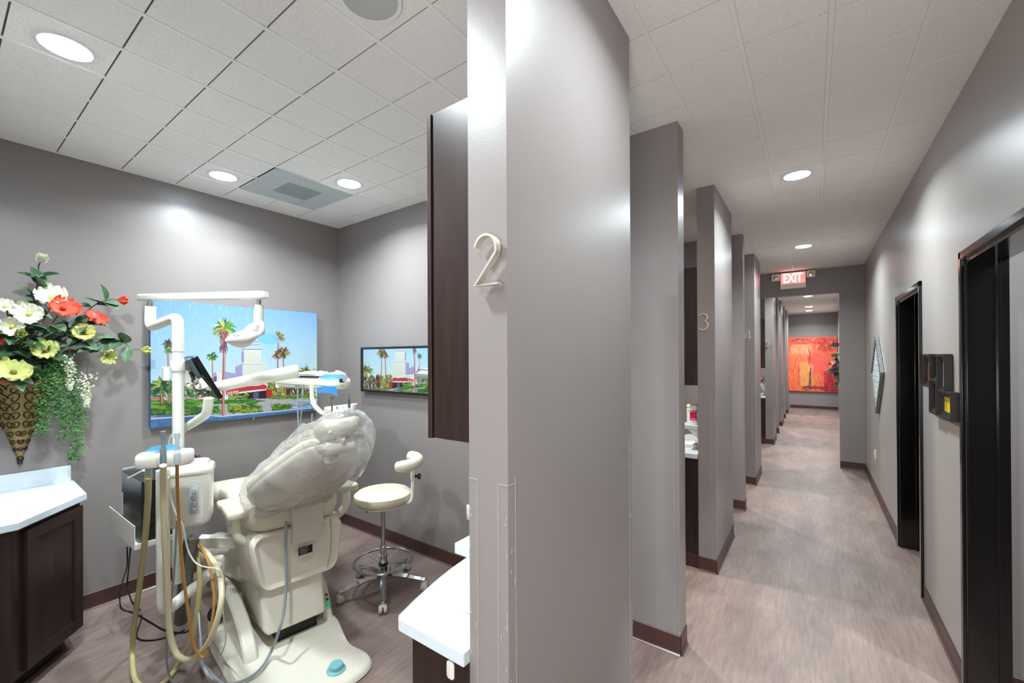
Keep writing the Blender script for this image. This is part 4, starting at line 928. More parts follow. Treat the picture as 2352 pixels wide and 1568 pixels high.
# seat cushion and leg rest
def seatout():
    return [(.12, -.12), (.10, -.22), (.02, -.285), (-.25, -.295), (-.5, -.295), (-.9, -.29), (-1.15, -.27), (-1.2, -.1), (-1.2, .06), (-1.14, .15), (-.9, .165), (-.5, .21), (-.25, .225), (0, .215), (.10, .17), (.12, .08), (.10, -.02)]
sw_ = lambda x, y, z: (x, y, z+.015*max(0, (x+.1)/.2)**2+(.10 if z > .04 else .06)*max(0, (abs(y-V0)-.15)/.1)**2*.35*(1 if x > -.6 else 0)+(-.17*(x+.4)**2 if x < -.4 else 0))
obj('seat_cushion', sl(seatout(), [(.06, 0), (.015, .01), (0, .045), (.0, .085), (.02, .12), (.055, .135)], (0, 0, .69), warp=sw_), uphol, ch, angle=1.2)
# backrest
TH_ = math.radians(39.5); bo = Vector((0, 0, .835)); PH_ = math.radians(6); be = Vector((math.cos(TH_)*math.cos(PH_), math.cos(TH_)*math.sin(PH_), math.sin(TH_))); ey_b = Vector((-math.sin(PH_), math.cos(PH_), 0)); bn = be.cross(ey_b)
bout = [(-.075, 0), (-.05, .12), (.04, .225), (.18, .285), (.32, .285), (.47, .235), (.60, .165), (.655, .10), (.66, 0), (.655, -.10), (.60, -.165), (.47, -.235), (.32, -.285), (.18, -.285), (.04, -.225), (-.05, -.12)]
bwp = lambda s_, v_, h: (s_, v_, h+.55*v_*v_*1.2-.05*math.sin(PI*min(1, max(0, (s_+.07)/.72))))
R3 = dict(O=bo+Vector((0, V0, 0)), ex=be*.87, ey=ey_b, ez=bn)
obj('backrest_shell', sl(bout, [(.09, -.056), (.035, -.04), (.008, -.02), (0, 0), (.006, .008)], warp=bwp, **R3), mat('shell_taupe', (214, 208, 194), .35), ch, angle=1.2)
obj('backrest_cushion', sl([(a_*.99+.003, c_*.98) for a_, c_ in bout], [(.01, .009), (0, .02), (.0, .045), (.02, .065), (.07, .073)], warp=bwp, **R3), uphol, ch, angle=1.2)
def BW(s_, v_, h): return bo+Vector((0, V0, 0))+be*s_*.87+ey_b*v_+bn*h
# neck bracket
b = B(); nk = [(-.085, .0), (-.08, -.04)]
pts = [(.125, .62), (.15, .70), (.10, .775), (.14, .84)]
rings = []
for (u_, z_), hw_ in zip(((.13, .605), (.145, .66), (.148, .73), (.135, .80), (.10, .90)), (.082, .082, .084, .086, .08)):
    rings.append([b.verts.new((uu, V0+.035+vv, z_)) for uu, vv in ((u_, -hw_), (u_+.008, 0), (u_, hw_), (u_-.05, hw_), (u_-.05, -hw_))])
for a_, c_ in zip(rings, rings[1:]):
    for k in range(5): b.faces.new((a_[k], a_[(k+1) % 5], c_[(k+1) % 5], c_[k]))
b.faces.new(rings[0]); b.faces.new(rings[-1][::-1]); obj('backrest_bracket', b, mat('shell_taupe', (214, 208, 194), .35), ch, bevel=.004)
# headrest
hb = B(); tube(hb, [BW(.55, .0, -.055), BW(.70, .0, -.05), BW(.8, .0, -.02)], .026, 4, flat=1.4); hs = obj('headrest_stem', hb, unitw, ch, bevel=.004)
hb = B(); lathe(hb, [(0, -.07), (.036, -.07), (.04, -.06), (.04, .06), (.036, .07), (0, .07)], BW(.73, 0, -.045), (0, 1, 0), seg=24); lathe(hb, [(0, -.11), (.022, -.11), (.026, -.07)], BW(.73, 0, -.045), (0, 1, 0), seg=8)
lathe(hb, [(0, 0), (.032, 0), (.032, .03), (.02, .04), (0, .04)], BW(.66, -.03, -.065), tuple(-bn), seg=20); obj('headrest_knuckle', hb, unitw, hs)
hout = [(.70, .0), (.71, .075), (.75, .108), (.81, .112), (.865, .09), (.88, 0), (.865, -.09), (.81, -.112), (.75, -.108), (.71, -.075)]
hwp = lambda s_, v_, h: (s_, v_, h+1.6*v_*v_)
obj('headrest', sl(hout, [(.05, -.02), (.012, -.012), (0, .01), (.0, .035), (.02, .052), (.05, .058)], warp=hwp, **R3), uphol, ch, angle=1.2)
# armrests
def armrest(v, side, u0, z0):
    r_ = obj('armrest_post', tb([(u0, v, z0-.03), (u0, v, z0-.145), (u0-.01, v+.055*side, z0-.20), (u0-.02, v+.10*side, z0-.175)], .024, 16, fil=.05), chairw, ch)
    o_ = [(-.22, -.03), (-.2, -.055), (-.1, -.05), (.03, -.055), (.075, -.045), (.085, 0), (.075, .045), (.03, .052), (-.1, .045), (-.2, .05), (-.22, .03)]
    obj('armrest_pad', sl([(u0+a_, v+c_) for a_, c_ in o_], pillow(.045, .02), (0, 0, z0-.035)), uphol, ch, angle=1.2)
pA = cu(541, 1166, -.05)-CO; pF = cu(798, 1112, .0)-CO
armrest(pA.dot(BX_)-.005, 1, -.02, pA.z+.0); armrest(pF.dot(BX_), -1, -.02, pF.z)
# crinkled clear bag over the backrest
def bagmat():
    M = bpy.data.materials.new('clear_film'); M.use_nodes = True; N = M.node_tree; L = N.links; N.nodes.clear()
    o = N.nodes.new('ShaderNodeOutputMaterial'); t = N.nodes.new('ShaderNodeBsdfTransparent'); g_ = N.nodes.new('ShaderNodeBsdfGlossy'); g_.inputs['Roughness'].default_value = .07
    d_ = N.nodes.new('ShaderNodeBsdfDiffuse'); d_.inputs['Color'].default_value = (.86, .9, .94, 1)
    tc = N.nodes.new('ShaderNodeTexCoord'); mp = N.nodes.new('ShaderNodeMapping'); mp.inputs['Scale'].default_value = (1, 1, 1); L.new(tc.outputs['Object'], mp.inputs[0])
    n_ = N.nodes.new('ShaderNodeTexNoise'); n_.inputs['Scale'].default_value = 6; n_.inputs['Detail'].default_value = 4; n_.inputs['Distortion'].default_value = 1.8; L.new(mp.outputs[0], n_.inputs['Vector'])
    bp = N.nodes.new('ShaderNodeBump'); bp.inputs['Strength'].default_value = .9; bp.inputs['Distance'].default_value = .03; L.new(n_.outputs['Fac'], bp.inputs['Height']); L.new(bp.outputs[0], g_.inputs['Normal'])
    lw = N.nodes.new('ShaderNodeLayerWeight'); lw.inputs['Blend'].default_value = .35; L.new(bp.outputs[0], lw.inputs['Normal'])
    r = N.nodes.new('ShaderNodeValToRGB'); r.color_ramp.elements[0].color = (.05, .05, .05, 1); r.color_ramp.elements[1].color = (.55, .55, .55, 1); L.new(lw.outputs['Fresnel'], r.inputs[0])
    m1 = N.nodes.new('ShaderNodeMixShader'); L.new(r.outputs[0], m1.inputs[0]); L.new(t.outputs[0], m1.inputs[1]); L.new(g_.outputs[0], m1.inputs[2])
    m2 = N.nodes.new('ShaderNodeMixShader'); m2.inputs[0].default_value = .13; L.new(m1.outputs[0], m2.inputs[1]); L.new(d_.outputs[0], m2.inputs[2]); L.new(m2.outputs[0], o.inputs[0]); return M
bgo = [(.02, 0), (-.0, .12), (.06, .235), (.2, .295), (.36, .30), (.55, .275), (.70, .24), (.82, .17), (.90, .10), (.93, .02), (.90, -.07), (.83, -.14), (.70, -.20), (.5, -.255), (.3, -.30), (.16, -.305), (.05, -.25), (.0, -.12)]
rn = random.Random(2)
def bagwarp(s_, v_, h):
    k = .010*math.sin(s_*31+v_*17)+.008*math.sin(v_*43-s_*23+2)+.006*math.sin(s_*71+1)*math.cos(v_*57)
    h2 = h*(1 if h > 0 else (1+.35*math.sin(PI*min(1, max(0, (s_-.05)/.9)))))
    return (s_+k*.5, v_+k*.6, h2+.35*v_*v_-.03*math.sin(PI*min(1, max(0, (s_+.07)/.72)))+k)
prof = [(.09, -.08), (.05, -.07), (.02, -.055), (.004, -.03), (0, 0), (.0, .04), (.01, .07), (.04, .09), (.08, .10)]
bb = sl(bgo, prof, warp=bagwarp, seg=8, **R3)
bg = obj('backrest_bag', bb, bagmat(), None, angle=3); bg.location = CO; bg.rotation_euler = (0, 0, CHZ)
tag(bg, 'clear crinkled plastic cover bag pulled over the dental chair backrest', 'plastic cover')
# ================================================================== DENTAL UNIT (post, cuspidor, arms, hoses)
du = thing('dental_unit', 'white dental unit with cuspidor, vertical post and hanging suction hoses left of the chair', 'dental unit', (-2.83, .80, 0))
YP = .80
def pp(x, y, Y=YP): return ony(x, y, Y)
# main post
base_ = pp(409, 1200); top_ = pp(404, 715)
pw = .0265
P = [pp(412, 1235), pp(409, 1100), pp(404, 738), pp(398, 712), pp(362, 745)+Vector((0, -.02, 0)), pp(346, 735), pp(346, 702)]
b = B(); a0 = pp(410, 1260); zc = pp(403, 735).z
Q = fillet([(a0.x, YP, .45), (a0.x, YP, pp(403, 728).z), pp(344, 752, YP-.03), pp(346, 703, YP-.03)], .055, 8)
tube(b, Q, pw, 20); post = wob('light_post', b, unitp, du)
X0 = a0.x
for y_, h_ in ((806, .006), ):
    c = pp(404, y_).z; wob('post_joint', lt([(pw+.0, -.004), (pw+.0022, -.002), (pw+.0022, .002), (pw, .004)], (X0, YP, c), seg=28), unitw, post)
z1 = pp(404, 829).z; z0 = pp(404, 850).z
wob('post_collar', lt([(pw, z0-.006), (pw+.004, z0-.004), (pw+.0065, z0+.008), (pw+.0065, z1-.004), (pw+.003, z1+.006), (pw, z1+.008)], (X0, YP, 0), seg=32), unitw, post)
b = B(); p1 = pp(382, 833, YP+.03); slab(b, rrect(.05, .085, .006), [(0, 0), (0, .02), (.005, .026)], pp(386, 858, YP+.05), (1, .0, 0), (0, 0, 1), (0, -1, 0), closed_smooth=False)
wob('bracket_box', b, unitw, post, bevel=.002); wob('post_bracket', bx(X0-.03, X0, YP+.0, YP+.06, z0-.07, z0-.0), unitw, post, bevel=.002)
# light beam on top of the post
q0, q1 = pp(322, 683, YP-.03), pp(612, 677, YP+.13); b = B(); d_ = (q1-q0).normalized(); x_, y_, _ = frame(q0, d_); secs = [(-.0, .7), (.012, 1), (.98, 1), (1, .75)]
sec = [(-.020, -.022), (-.024, -.014), (-.022, .012), (-.014, .020), (.014, .020), (.022, .012), (.024, -.014), (.020, -.022)]
rings = []
for t_, k_ in ((0, .72), (.015, 1), (.97, .93), (1, .6)):
    c = q0+(q1-q0)*t_; rings.append([b.verts.new(c+x_*a_*k_+Z*c_*k_) for a_, c_ in sec])
for a_, c_ in zip(rings, rings[1:]):
    for k in range(8): b.faces.new((a_[k], a_[(k+1) % 8], c_[(k+1) % 8], c_[k]))
b.faces.new(rings[0]); b.faces.new(rings[-1][::-1]); beam = wob('light_beam', b, unitw, du, bevel=.003)
b = B(); lathe(b, [(.012, -.02), (.012, .025)], pp(346, 697, YP-.03), seg=16); wob('beam_pivot', b, chrome, beam)
# operatory light hanging from the beam end
YL = YP+.125
ol = thing('operatory_light', 'white dental operatory light head hanging from the horizontal beam', 'dental lamp', ony(595, 690, YL))
b = B(); c = ony(595, 700, YL); lathe(b, [(.010, -.01), (.010, .03)], c, seg=16); wob('pivot_pin', b, chrome, ol)
t0, t1, t2 = ony(595, 700, YL), ony(594, 742, YL), ony(588, 760, YL-.01)
b = B(); tube(b, [t0, t0*.6+t1*.4, t1], [.017, .021, .021], 20); tube(b, smoothpts([t1+Z*.01, ony(600, 757, YL), ony(593, 768, YL-.01), ony(582, 768, YL-.02)], 6), [.019, .017, .015, .013], 14); wob('drop_arm', b, unitp, ol)
b = B(); tube(b, smoothpts([ony(592, 752, YL-.02), ony(578, 752, YL-.03), ony(560, 765, YL-.03)], 6), [.008, .012, .012, .008], 10, flat=1.6); wob('yoke', b, unitw, ol)
# head: a flattened boat shape
h0, h1 = ony(519, 784, YL-.12), ony(601, 768, YL+.02); b = B(); d_ = (h1-h0).normalized(); sd = d_.cross(Z).normalized(); up_ = sd.cross(d_)
rings = []; N_ = 14; LT = (h1-h0).length
for i in range(N_+1):
    q = i/N_; w_ = .085*math.sin(PI*min(.97, q*.86+.03))**.55; hu = .036*math.sin(PI*min(.98, q*.9+.04))**.6; hd_ = .045*math.sin(PI*min(1, (q*1.15)))**.9 if q < .8 else .012
    c = h0+(h1-h0)*q; rings.append([b.verts.new(c+sd*w_*math.cos(a_)+up_*(hu if math.sin(a_) > 0 else hd_)*math.sin(a_)) for a_ in (2*PI*k/20 for k in range(20))])
for a_, c_ in zip(rings, rings[1:]):
    for k in range(20): b.faces.new((a_[k], a_[(k+1) % 20], c_[(k+1) % 20], c_[k]))
b.faces.new(rings[0]); b.faces.new(rings[-1][::-1]); hd = wob('lamp_head', b, unitw, ol, angle=1.3)
b = B()
for dx_ in (0, 6): tube(b, [ony(537+dx_, 768-dx_*.2, YL-.155), ony(542+dx_, 773-dx_*.3, YL-.16)], .0018, 6)
wob('vent_slots', b, black, hd)
bf = tag(wob('lamp_handle_film', sl([(0, 0), (.05, .012), (.085, -.002), (.082, -.032), (.02, -.036), (-.01, -.02)], [(0, 0), (0, .0012)], ony(598, 771, YL-.05), (.86, .5, 0), (0, 0, 1), (.5, -.86, 0)), mat('thin_blue_film', (120, 200, 240), .25, alpha=.5), thing('tmp', '', '')), 'blue barrier film hanging off the operatory light handle', 'barrier film')
tmp = bf.parent; bf.parent = None; bpy.data.objects.remove(tmp)
# cuspidor body
YC = .74
cl, cr_ = ony(392, 1095, YC), ony(484, 1100, YC); wC = (cr_-cl).length*.98; cc = (cl+cr_)/2
dirx = Vector((.42, .907, 0)).normalized(); diry = Vector((-.907, .42, 0)).normalized()
dep = 1.0
cen = ony(437, 1160, YC+.06); wB = .188
zt, zb = ony(437, 1102, YC).z, ony(437, 1232, YC).z
b = B(); o_ = rrect(wB, .17, .045); slab(b, o_, [(.03, zb), (.008, zb+.012), (0, zb+.03), (-.002, zt-.05), (-.004, zt)], (cen.x, cen.y, 0), dirx, diry, closed_smooth=False); cus = wob('cuspidor_body', b, unitw, du, angle=.9)
b = B(); slab(b, rrect(wB+.018, .19, .055), [(.002, zt-.004), (-.001, zt), (0, zt+.022), (.008, zt+.03), (.03, zt+.034), (.05, zt+.032)], (cen.x, cen.y, 0), dirx, diry, closed_smooth=False)
lathe(b, [(.062, zt+.02), (.062, zt+.046), (.055, zt+.054), (.04, zt+.052), (0, zt+.042)], cen.xy.to_3d()+dirx*.01+diry*.0, seg=30, sq=(1.25, .8)); wob('cuspidor_lid', b, unitw, du, angle=.9)
bz_ = mat('purple_glass', (74, 34, 66), .08, coat=.5)
b = B(); lathe(b, [(0, -.045), (.03, -.036), (.044, -.012), (.044, .008), (.034, .028), (.012, .04), (0, .04)], ony(441, 1058, YC+.10), seg=28); lathe(b, [(.07, -.02), (.075, -.012), (.06, -.006)], ony(428, 1072, YC+.08), seg=28, sq=(1.2, .7)); wob('spittoon_bowl', b, bz_, du)
fo = cen-diry*.0855; # front face centre
ff = fo.xy.to_3d()
b = B(); ar = [(-.062, zb+.05), (-.062, zt-.075)]+[(-.062*math.cos(PI*k/12), zt-.075+.045*math.sin(PI*k/12)) for k in range(1, 12)]+[(.062, zt-.075), (.062, zb+.05)]
for a_, c_ in zip(ar, ar[1:]): tube(b, [ff+dirx*a_[0]+Z*a_[1], ff+dirx*c_[0]+Z*c_[1]], .003, 6)
wob('front_moulding', b, unitw, cus)
swp = ony(451, 1182, YC-.02); fx = .020; zc_ = swp.z
sp = wob('switch_panel', sl(rrect(.042, .135, .006, 5, fx+.006, zc_), [(0, 0), (0, .003), (.003, .005)], ff, dirx, (0, 0, 1), -diry, closed_smooth=False), mat('switch_panel_blue', (176, 194, 206), .4), du, bevel=.001)
for k in range(4):
    z_ = zc_+.048-k*.032
    wob('switch_toggle', lt([(.011, 0), (.011, .005), (.007, .006), (.0065, .012), (0, .013)] if k else [(.012, 0), (.012, .003), (0, .004)], ff+dirx*(fx+.006)-diry*.005+Z*z_, tuple(-diry), seg=18), chrome if k else unitw, sp)
# support arm assembly
YT = .67
tA = ony(373, 1078, YT); tB = ony(375, 1408, YT); tz = ony(375, 1425, YT).z
jn = cu(500, 1300, -.25)
b = B(); tube(b, fillet([(tB.x, YT, tA.z), (tB.x, YT, tz+.03), tuple(jn)], .07, 8), .0275, 18); wob('assistant_arm', b, unitp, du)
b = B(); c0_ = cu(500, 1318, -.3); lathe(b, [(.03, -.08), (.036, -.07), (.036, .09), (.03, .1)], c0_, seg=20); wob('arm_joint', b, chairw, du)
bar0, bar1 = cu(458, 1243, -.42), cu(580, 1243, -.30); b = B(); d_ = bar1-bar0; e_ = d_.normalized(); s_ = Vector((-e_.y, e_.x, 0))
vs = []
for q, hgt in ((bar0, .033), (bar1, .036)):
    for s2, z2 in ((-.03, -hgt), (.03, -hgt), (.03, hgt), (-.03, hgt)): vs.append(b.verts.new(q+s_*s2+Z*z2))
for f_ in ((0, 1, 2, 3), (7, 6, 5, 4), (0, 4, 5, 1), (1, 5, 6, 2), (2, 6, 7, 3), (3, 7, 4, 0)): b.faces.new([vs[i_] for i_ in f_])
wob('mounting_bar', b, chairw, du, bevel=.008)
# assistant holder head
YH = .62
hc = ony(382, 1052, YH+.02); hx = Vector((.5, .866, 0)).normalized(); hy = Vector((-.866, .5, 0)).normalized()
o_ = [(-.10, -.035), (-.085, -.05), (-.03, -.05), (-.018, -.036), (.0, -.036), (.012, -.05), (.05, -.05), (.095, -.02), (.098, .03), (.07, .05), (-.07, .05), (-.1, .03)]
b = B(); slab(b, o_, [(.006, -.032), (0, -.026), (0, .022), (.005, .03), (.02, .034)], (hc.x, hc.y, hc.z), hx, hy, seg=4); hh_ = wob('instrument_holder', b, unitw, du, angle=.9)
clr = mat('clear_tip', (190, 205, 215), .15, alpha=.55, spec=.8)
def nozzle(x, y0_, y1_, r, name, m, Y=YH-.02):
    a_, c_ = ony(x, y0_, Y), ony(x, y1_, Y); b = B(); L_ = (a_-c_).length
    lathe(b, [(r*.7, 0), (r, L_*.1), (r*.95, L_*.45), (r*.6, L_*.55), (r*.62, L_*.8), (r*.8, L_*.86), (r*.8, L_), (r*.6, L_)], c_, seg=16); return wob(name, b, m, hh_)
nozzle(375, 990, 1068, .0125, 'suction_handpiece', mat('steel_blue_sleeve', (150, 164, 174), .25, .5)); nozzle(407, 994, 1066, .0125, 'suction_handpiece', clr); nozzle(341, 1050, 1105, .014, 'suction_handpiece', clr, YH-.03)
b = B(); tube(b, [ony(284, 1077, YH), ony(322, 1070, YH+.02)], .006, 8, flat=.6); tube(b, [ony(296, 1098, YH-.03), ony(330, 1080, YH)], .0075, 8, flat=.7); wob('syringe_handle', b, unitw, hh_)
fb = tag(wob('holder_film', sl([(0, 0), (.05, .045), (.13, .05), (.16, .03), (.13, .02), (.06, .012), (.02, -.035), (-.015, -.03)], [(0, 0), (0, .0012)], ony(316, 1052, YH-.07), (.5, .866, 0), (0, 0, 1), (.866, -.5, 0)), bluef, du), 'strip of blue barrier film draped on the hose holder', 'barrier film'); mw = Matrix.Translation(du.location); fb.data.transform(mw); fb.parent = None
# hoses: sight-line points with their own depths from the camera side
def hose(name, pts, r, m, Y0, Y1=None, zig=0, label=None):
    n = len(pts); Q = []
    for i, (x, y) in enumerate(pts):
        t_ = i/(n-1); Y = Y0+(Y1-Y0)*t_ if Y1 is not None else Y0
        q = ony(x, y, Y)
        if q.z < r+.004: q = onz(x, y, r+.004)
        Q.append(q)
    b = B(); tube(b, smoothpts(Q, 8), r, 10); return wob(name, b, m, du, label=label)
f2_ = lambda P: [(230+x/2.578, 960+y/2.578) for x, y in P]
cream = mat('cream_hose', (214, 206, 168), .35, noise=.06, scale=4); khaki = mat('khaki_hose', (188, 178, 128), .3, noise=.1, scale=4); amber = mat('amber_hose', (178, 130, 66), .3, noise=.12, scale=5)
hose('suction_hose', f2_([(285, 350), (282, 500), (262, 760), (232, 1000), (205, 1200), (190, 1400), (205, 1540), (270, 1600), (360, 1580), (450, 1480), (530, 1330), (575, 1130), (590, 950), (575, 760)]), .0125, khaki, .58, .86, label='thick yellowish suction hose looping to the floor')
hose('suction_hose', f2_([(373, 280), (376, 450), (385, 750), (398, 1000), (410, 1250), (450, 1390), (520, 1430), (590, 1395), (660, 1290), (705, 1150), (720, 1030), (700, 900), (640, 810), (575, 750)]), .0125, cream, .585, .86, label='thick cream suction hose')
hose('saliva_hose', f2_([(455, 270), (458, 420), (468, 620), (485, 850), (510, 1060), (545, 1300), (585, 1400), (625, 1400), (655, 1250), (675, 1080), (655, 900), (610, 780), (580, 720)]), .0062, amber, .60, .84, label='thin amber saliva hose')
hose('air_tube', f2_([(405, 350), (420, 480), (455, 580), (490, 640), (520, 780), (570, 860), (640, 885), (700, 900), (725, 1000), (728, 1150), (745, 1260), (740, 1340), (715, 1400)]), .0035, unitw, .62, .92)
hose('air_tube', f2_([(455, 600), (445, 800), (430, 1000), (400, 1250), (395, 1450), (430, 1560), (500, 1540), (570, 1450), (600, 1400), (590, 1250), (585, 1150)]), .0045, greyh, .66, .8)
hose('cord_sleeve', f2_([(540, 715), (520, 850), (500, 1020), (480, 1200)]), .034, mat('grey_sleeve', (92, 92, 94), .6), .82, .86)
def rib_hose(pts, r, Y0, Y1):
    n = len(pts); Q = smoothpts([ony(x, y, Y0+(Y1-Y0)*i/(n-1)) for i, (x, y) in enumerate(pts)], 16); R_ = [r*(1 if k % 2 else .86) for k in range(len(Q))]; b = B(); tube(b, Q, R_, 14); wob('corrugated_hose', b, mat('rib_grey', (112, 112, 110), .5), du)
rib_hose(f2_([(545, 705), (538, 800), (522, 900), (505, 1020)]), .02, .79, .81)
hose('drain_hose', f2_([(585, 1150), (590, 1300), (595, 1430), (640, 1520), (700, 1570), (760, 1600)]), .008, greyh, .86, .80)
b = B(); lathe(b, [(0, -.05), (.045, -.05), (.05, -.02), (.05, .05), (.04, .06)], onz(470, 1452, .07)+Vector((-.1, .1, .03)), (.8, -.3, .35), seg=20); wob('drain_cap', b, pewter, du)
# handpiece cable across the chair back
def free_hose(pts, r, m, label):
    Q = smoothpts([Vector(p_) for p_ in pts], 8); b = B(); tube(b, Q, r, 10); t = thing('grey_cable', label, 'cable', Q[-1]); wob('cable', b, m, t); return t
free_hose([cu(657, 1197, .14), cu(656, 1260, .17), cu(658, 1330, .2), cu(652, 1400, .24), cu(640, 1450, .27), onz(622, 1497, .10), onz(592, 1542, .078), onz(545, 1568, .07), onz(505, 1566, .045), onz(468, 1525, .012)], .0075, greyh, 'grey cable hanging from the backrest hinge to the floor')
# floor cables of the computer
blk = mat('black_cable', (22, 22, 24), .4)
def cable(pts, label, r=.0038):
    Q = []
    for p_ in pts: Q.append(ony(p_[0], p_[1], p_[2]) if len(p_) > 2 else onz(p_[0], p_[1], r+.001))
    t = thing('black_cable', label, 'cable', Q[-1], 0, 'black cables under the computer bracket'); b = B(); tube(b, smoothpts(Q, 8), r, 8); wob('cable', b, blk, t)
cable([(292, 1255, .72), (292, 1300, .74), (280, 1340, .76), (275, 1372, .77), (281, 1398), (310, 1408), (345, 1428), (380, 1447), (420, 1452), (445, 1440)], 'black cable bowing left as it drops from the computer bracket')
cable([(300, 1255, .72), (296, 1300, .74), (293, 1345, .75), (305, 1385, .74), (322, 1400), (325, 1420), (315, 1450), (318, 1466), (345, 1470), (385, 1462), (425, 1446)], 'black cable dropping straight then curling under the assistant arm')
# computer on a bracket
PCx = Vector((.88, .47, 0)).normalized(); PCy = Vector((-.47, .88, 0)).normalized()
bk = thing('computer_bracket', 'white folded metal bracket shelf holding the black computer', 'bracket', (-3.1, .66, .55))
g1 = ony(311, 1264, .63); g0 = ony(252, 1222, .63); g2 = onx(400, 1238, g1.x)
g0 = Vector((g0.x, g0.y, g1.z)); g2 = Vector((g2.x, g2.y, g1.z)); e1 = (g0-g1); e2 = (g2-g1)
b = B(); th = Z*.004
def slabq(bm, P4, tdir):
    a_ = [bm.verts.new(p_) for p_ in P4]; c_ = [bm.verts.new(p_+tdir) for p_ in P4]
    bm.faces.new(a_); bm.faces.new(c_[::-1])
    for k in range(4): bm.faces.new((a_[k], a_[(k+1) % 4], c_[(k+1) % 4], c_[k]))
slabq(b, [g1, g0, g0+e2, g1+e2], th); nf = e1.cross(Z).normalized()*.004
slabq(b, [g1, g0, g0+Z*.125, g1+Z*.125], -nf)
slabq(b, [g1, g1+e2, g1+e2+Z*.03, g1+Z*.03], e1.normalized()*.004)
wob('bracket_plate', b, unitw, bk, bevel=.002)
pc = thing('mini_computer', 'black metal computer box standing on the white bracket', 'computer', g1+Z*.006)
b = B(); ex_ = e2.normalized(); ey_ = e1.normalized(); q1_ = onx(325, 1240, g1.x-.03); o0 = Vector((g1.x-.03, q1_.y, g1.z+.006)); Wp = .16; Dp = min(e1.length-.02, .38)
topz = ony(325, 1107, o0.y).z
Hp = topz-o0.z
slabq(b, [o0, o0+ey_*Dp, o0+ey_*Dp+ex_*Wp, o0+ex_*Wp], Z*Hp); wob('case', b, mat('computer_case', (48, 49, 51), .32, .5), pc, bevel=.002)
for i_ in range(3):
    for j_ in range(5):
        b = B(); q = o0+ex_*(Wp*(.15+.3*i_))-ey_*.001+Z*(.03+j_*.055); slabq(b, [q, q+ex_*.028, q+ex_*.028+Z*.018, q+Z*.018], ey_*.002); wob('port', b, black, pc)
b = B(); q = o0+ey_*(Dp*.98)-ex_*.001+Z*(Hp*.25); slabq(b, [q, q-ey_*.02, q-ey_*.02+Z*.13, q+Z*.13], ex_*.0015); wob('side_sticker', b, mat('sticker_grey', (206, 210, 206), .4), pc, smooth=False)
# monitor and its arm
YM = .86
mo = thing('monitor', 'black flat monitor seen edge-on, tilted, behind the white post', 'monitor', ony(465, 870, YM))
q0, q1 = cu(446, 818, -.16), cu(506, 914, -.16); ev = (q1-q0).normalized()
wdir = Vector((-.985, .19, 0)).normalized(); nn_ = ev.cross(wdir).normalized(); nn_ = -nn_ if nn_.z < 0 else nn_
Lm = (q1-q0).length
def mslab(bm, s0, s1, w0, w1, n0, n1):
    P4 = [q0+ev*s0+wdir*w0, q0+ev*s1+wdir*w0, q0+ev*s1+wdir*w1, q0+ev*s0+wdir*w1]; slabq(bm, [p_+nn_*n0 for p_ in P4], nn_*(n1-n0))
b = B(); mslab(b, 0, Lm, -.03, .36, -.014, .012); wob('bezel', b, mat('monitor_black', (14, 15, 17), .25), mo, bevel=.006)
b = B(); mslab(b, .02, Lm-.03, .0, .33, .0121, .0128); wob('screen', b, mat('screen_glass', (8, 9, 12), .05), mo, smooth=False)
b = B(); mslab(b, -.0, Lm*.42, .0, .33, -.042, -.014); mslab(b, Lm*.25, Lm*.5, .06, .27, -.062, -.042); wob('rear_housing', b, mat('monitor_rear', (72, 86, 90), .4), mo, bevel=.008)
b = B(); p1_ = ony(462, 882, YM+.06); tube(b, [ony(436, 884, YM), ony(452, 881, YM), p1_], [.016, .019, .016], 12, flat=1.5); tube(b, [ony(460, 872, YM+.03), ony(474, 895, YM+.03)], .012, 8, flat=2); lathe(b, [(.008, 0), (.008, .012), (0, .013)], ony(436, 885, YM-.02), (.4, -.9, 0), seg=12)
wob('tilt_bracket', b, unitw, mo, bevel=.002)
b = B(); tube(b, smoothpts([ony(445, 890, YM), ony(457, 897, YM), ony(470, 893, YM+.02), ony(478, 897, YM+.03)], 6), .004, 8); tube(b, smoothpts([ony(455, 906, YM), ony(467, 897, YM), ony(478, 900, YM)], 5), .006, 8); wob('monitor_cables', b, black, mo)
b = B(); tube(b, fillet([ony(393, 1045, YM), ony(398, 1005, YM), ony(420, 985, YM), ony(446, 970, YM), ony(476, 950, YM), ony(479, 914, YM)], .05, 6), .0225, 18); wob('monitor_arm', b, unitp, du)
# delivery arm and head
YD0, YD1 = .95, 1.32
b = B(); a_, c_ = ony(492, 889, YD0), ony(686, 851, YD1); tube(b, [a_, c_-(c_-a_).normalized()*.012, c_], [.029, .040, .034], 20); wob('delivery_arm', b, unitp, du)
b = B(); tube(b, [pp(410, 868), ony(440, 885, .88), a_], .022, 12); wob('arm_root', b, unitp, du)
YD = 1.55
dt = thing('delivery_tray', 'white delivery head with instrument tray and blue handle film over the chair', 'delivery unit', ony(700, 870, YD))
d0, d1 = ony(634, 876, YD), ony(768, 874, YD+.10); eX = Vector((d1.x-d0.x, d1.y-d0.y, 0)); LD = eX.length; eX.normalize(); eY = Vector((-eX.y, eX.x, 0)); zt_, zb_ = ony(660, 864, YD).z, ony(660, 892, YD).z
dd0 = Vector((d0.x, d0.y, zb_))
o_ = [(0, .02), (0, .25), (.03, .3), (LD*.6, .3), (LD*.8, .22), (LD*1.0, .14), (LD*1.0, .04), (LD*.85, 0), (LD*.5, -.01), (.03, 0)]
b = B(); slab(b, o_, [(.03, 0), (.006, .010), (0, .03), (.0, .055), (.006, .072), (.02, .08), (.05, .084)], dd0, eX, eY, seg=5); hb_ = wob('delivery_head', b, unitw, dt, angle=.9)
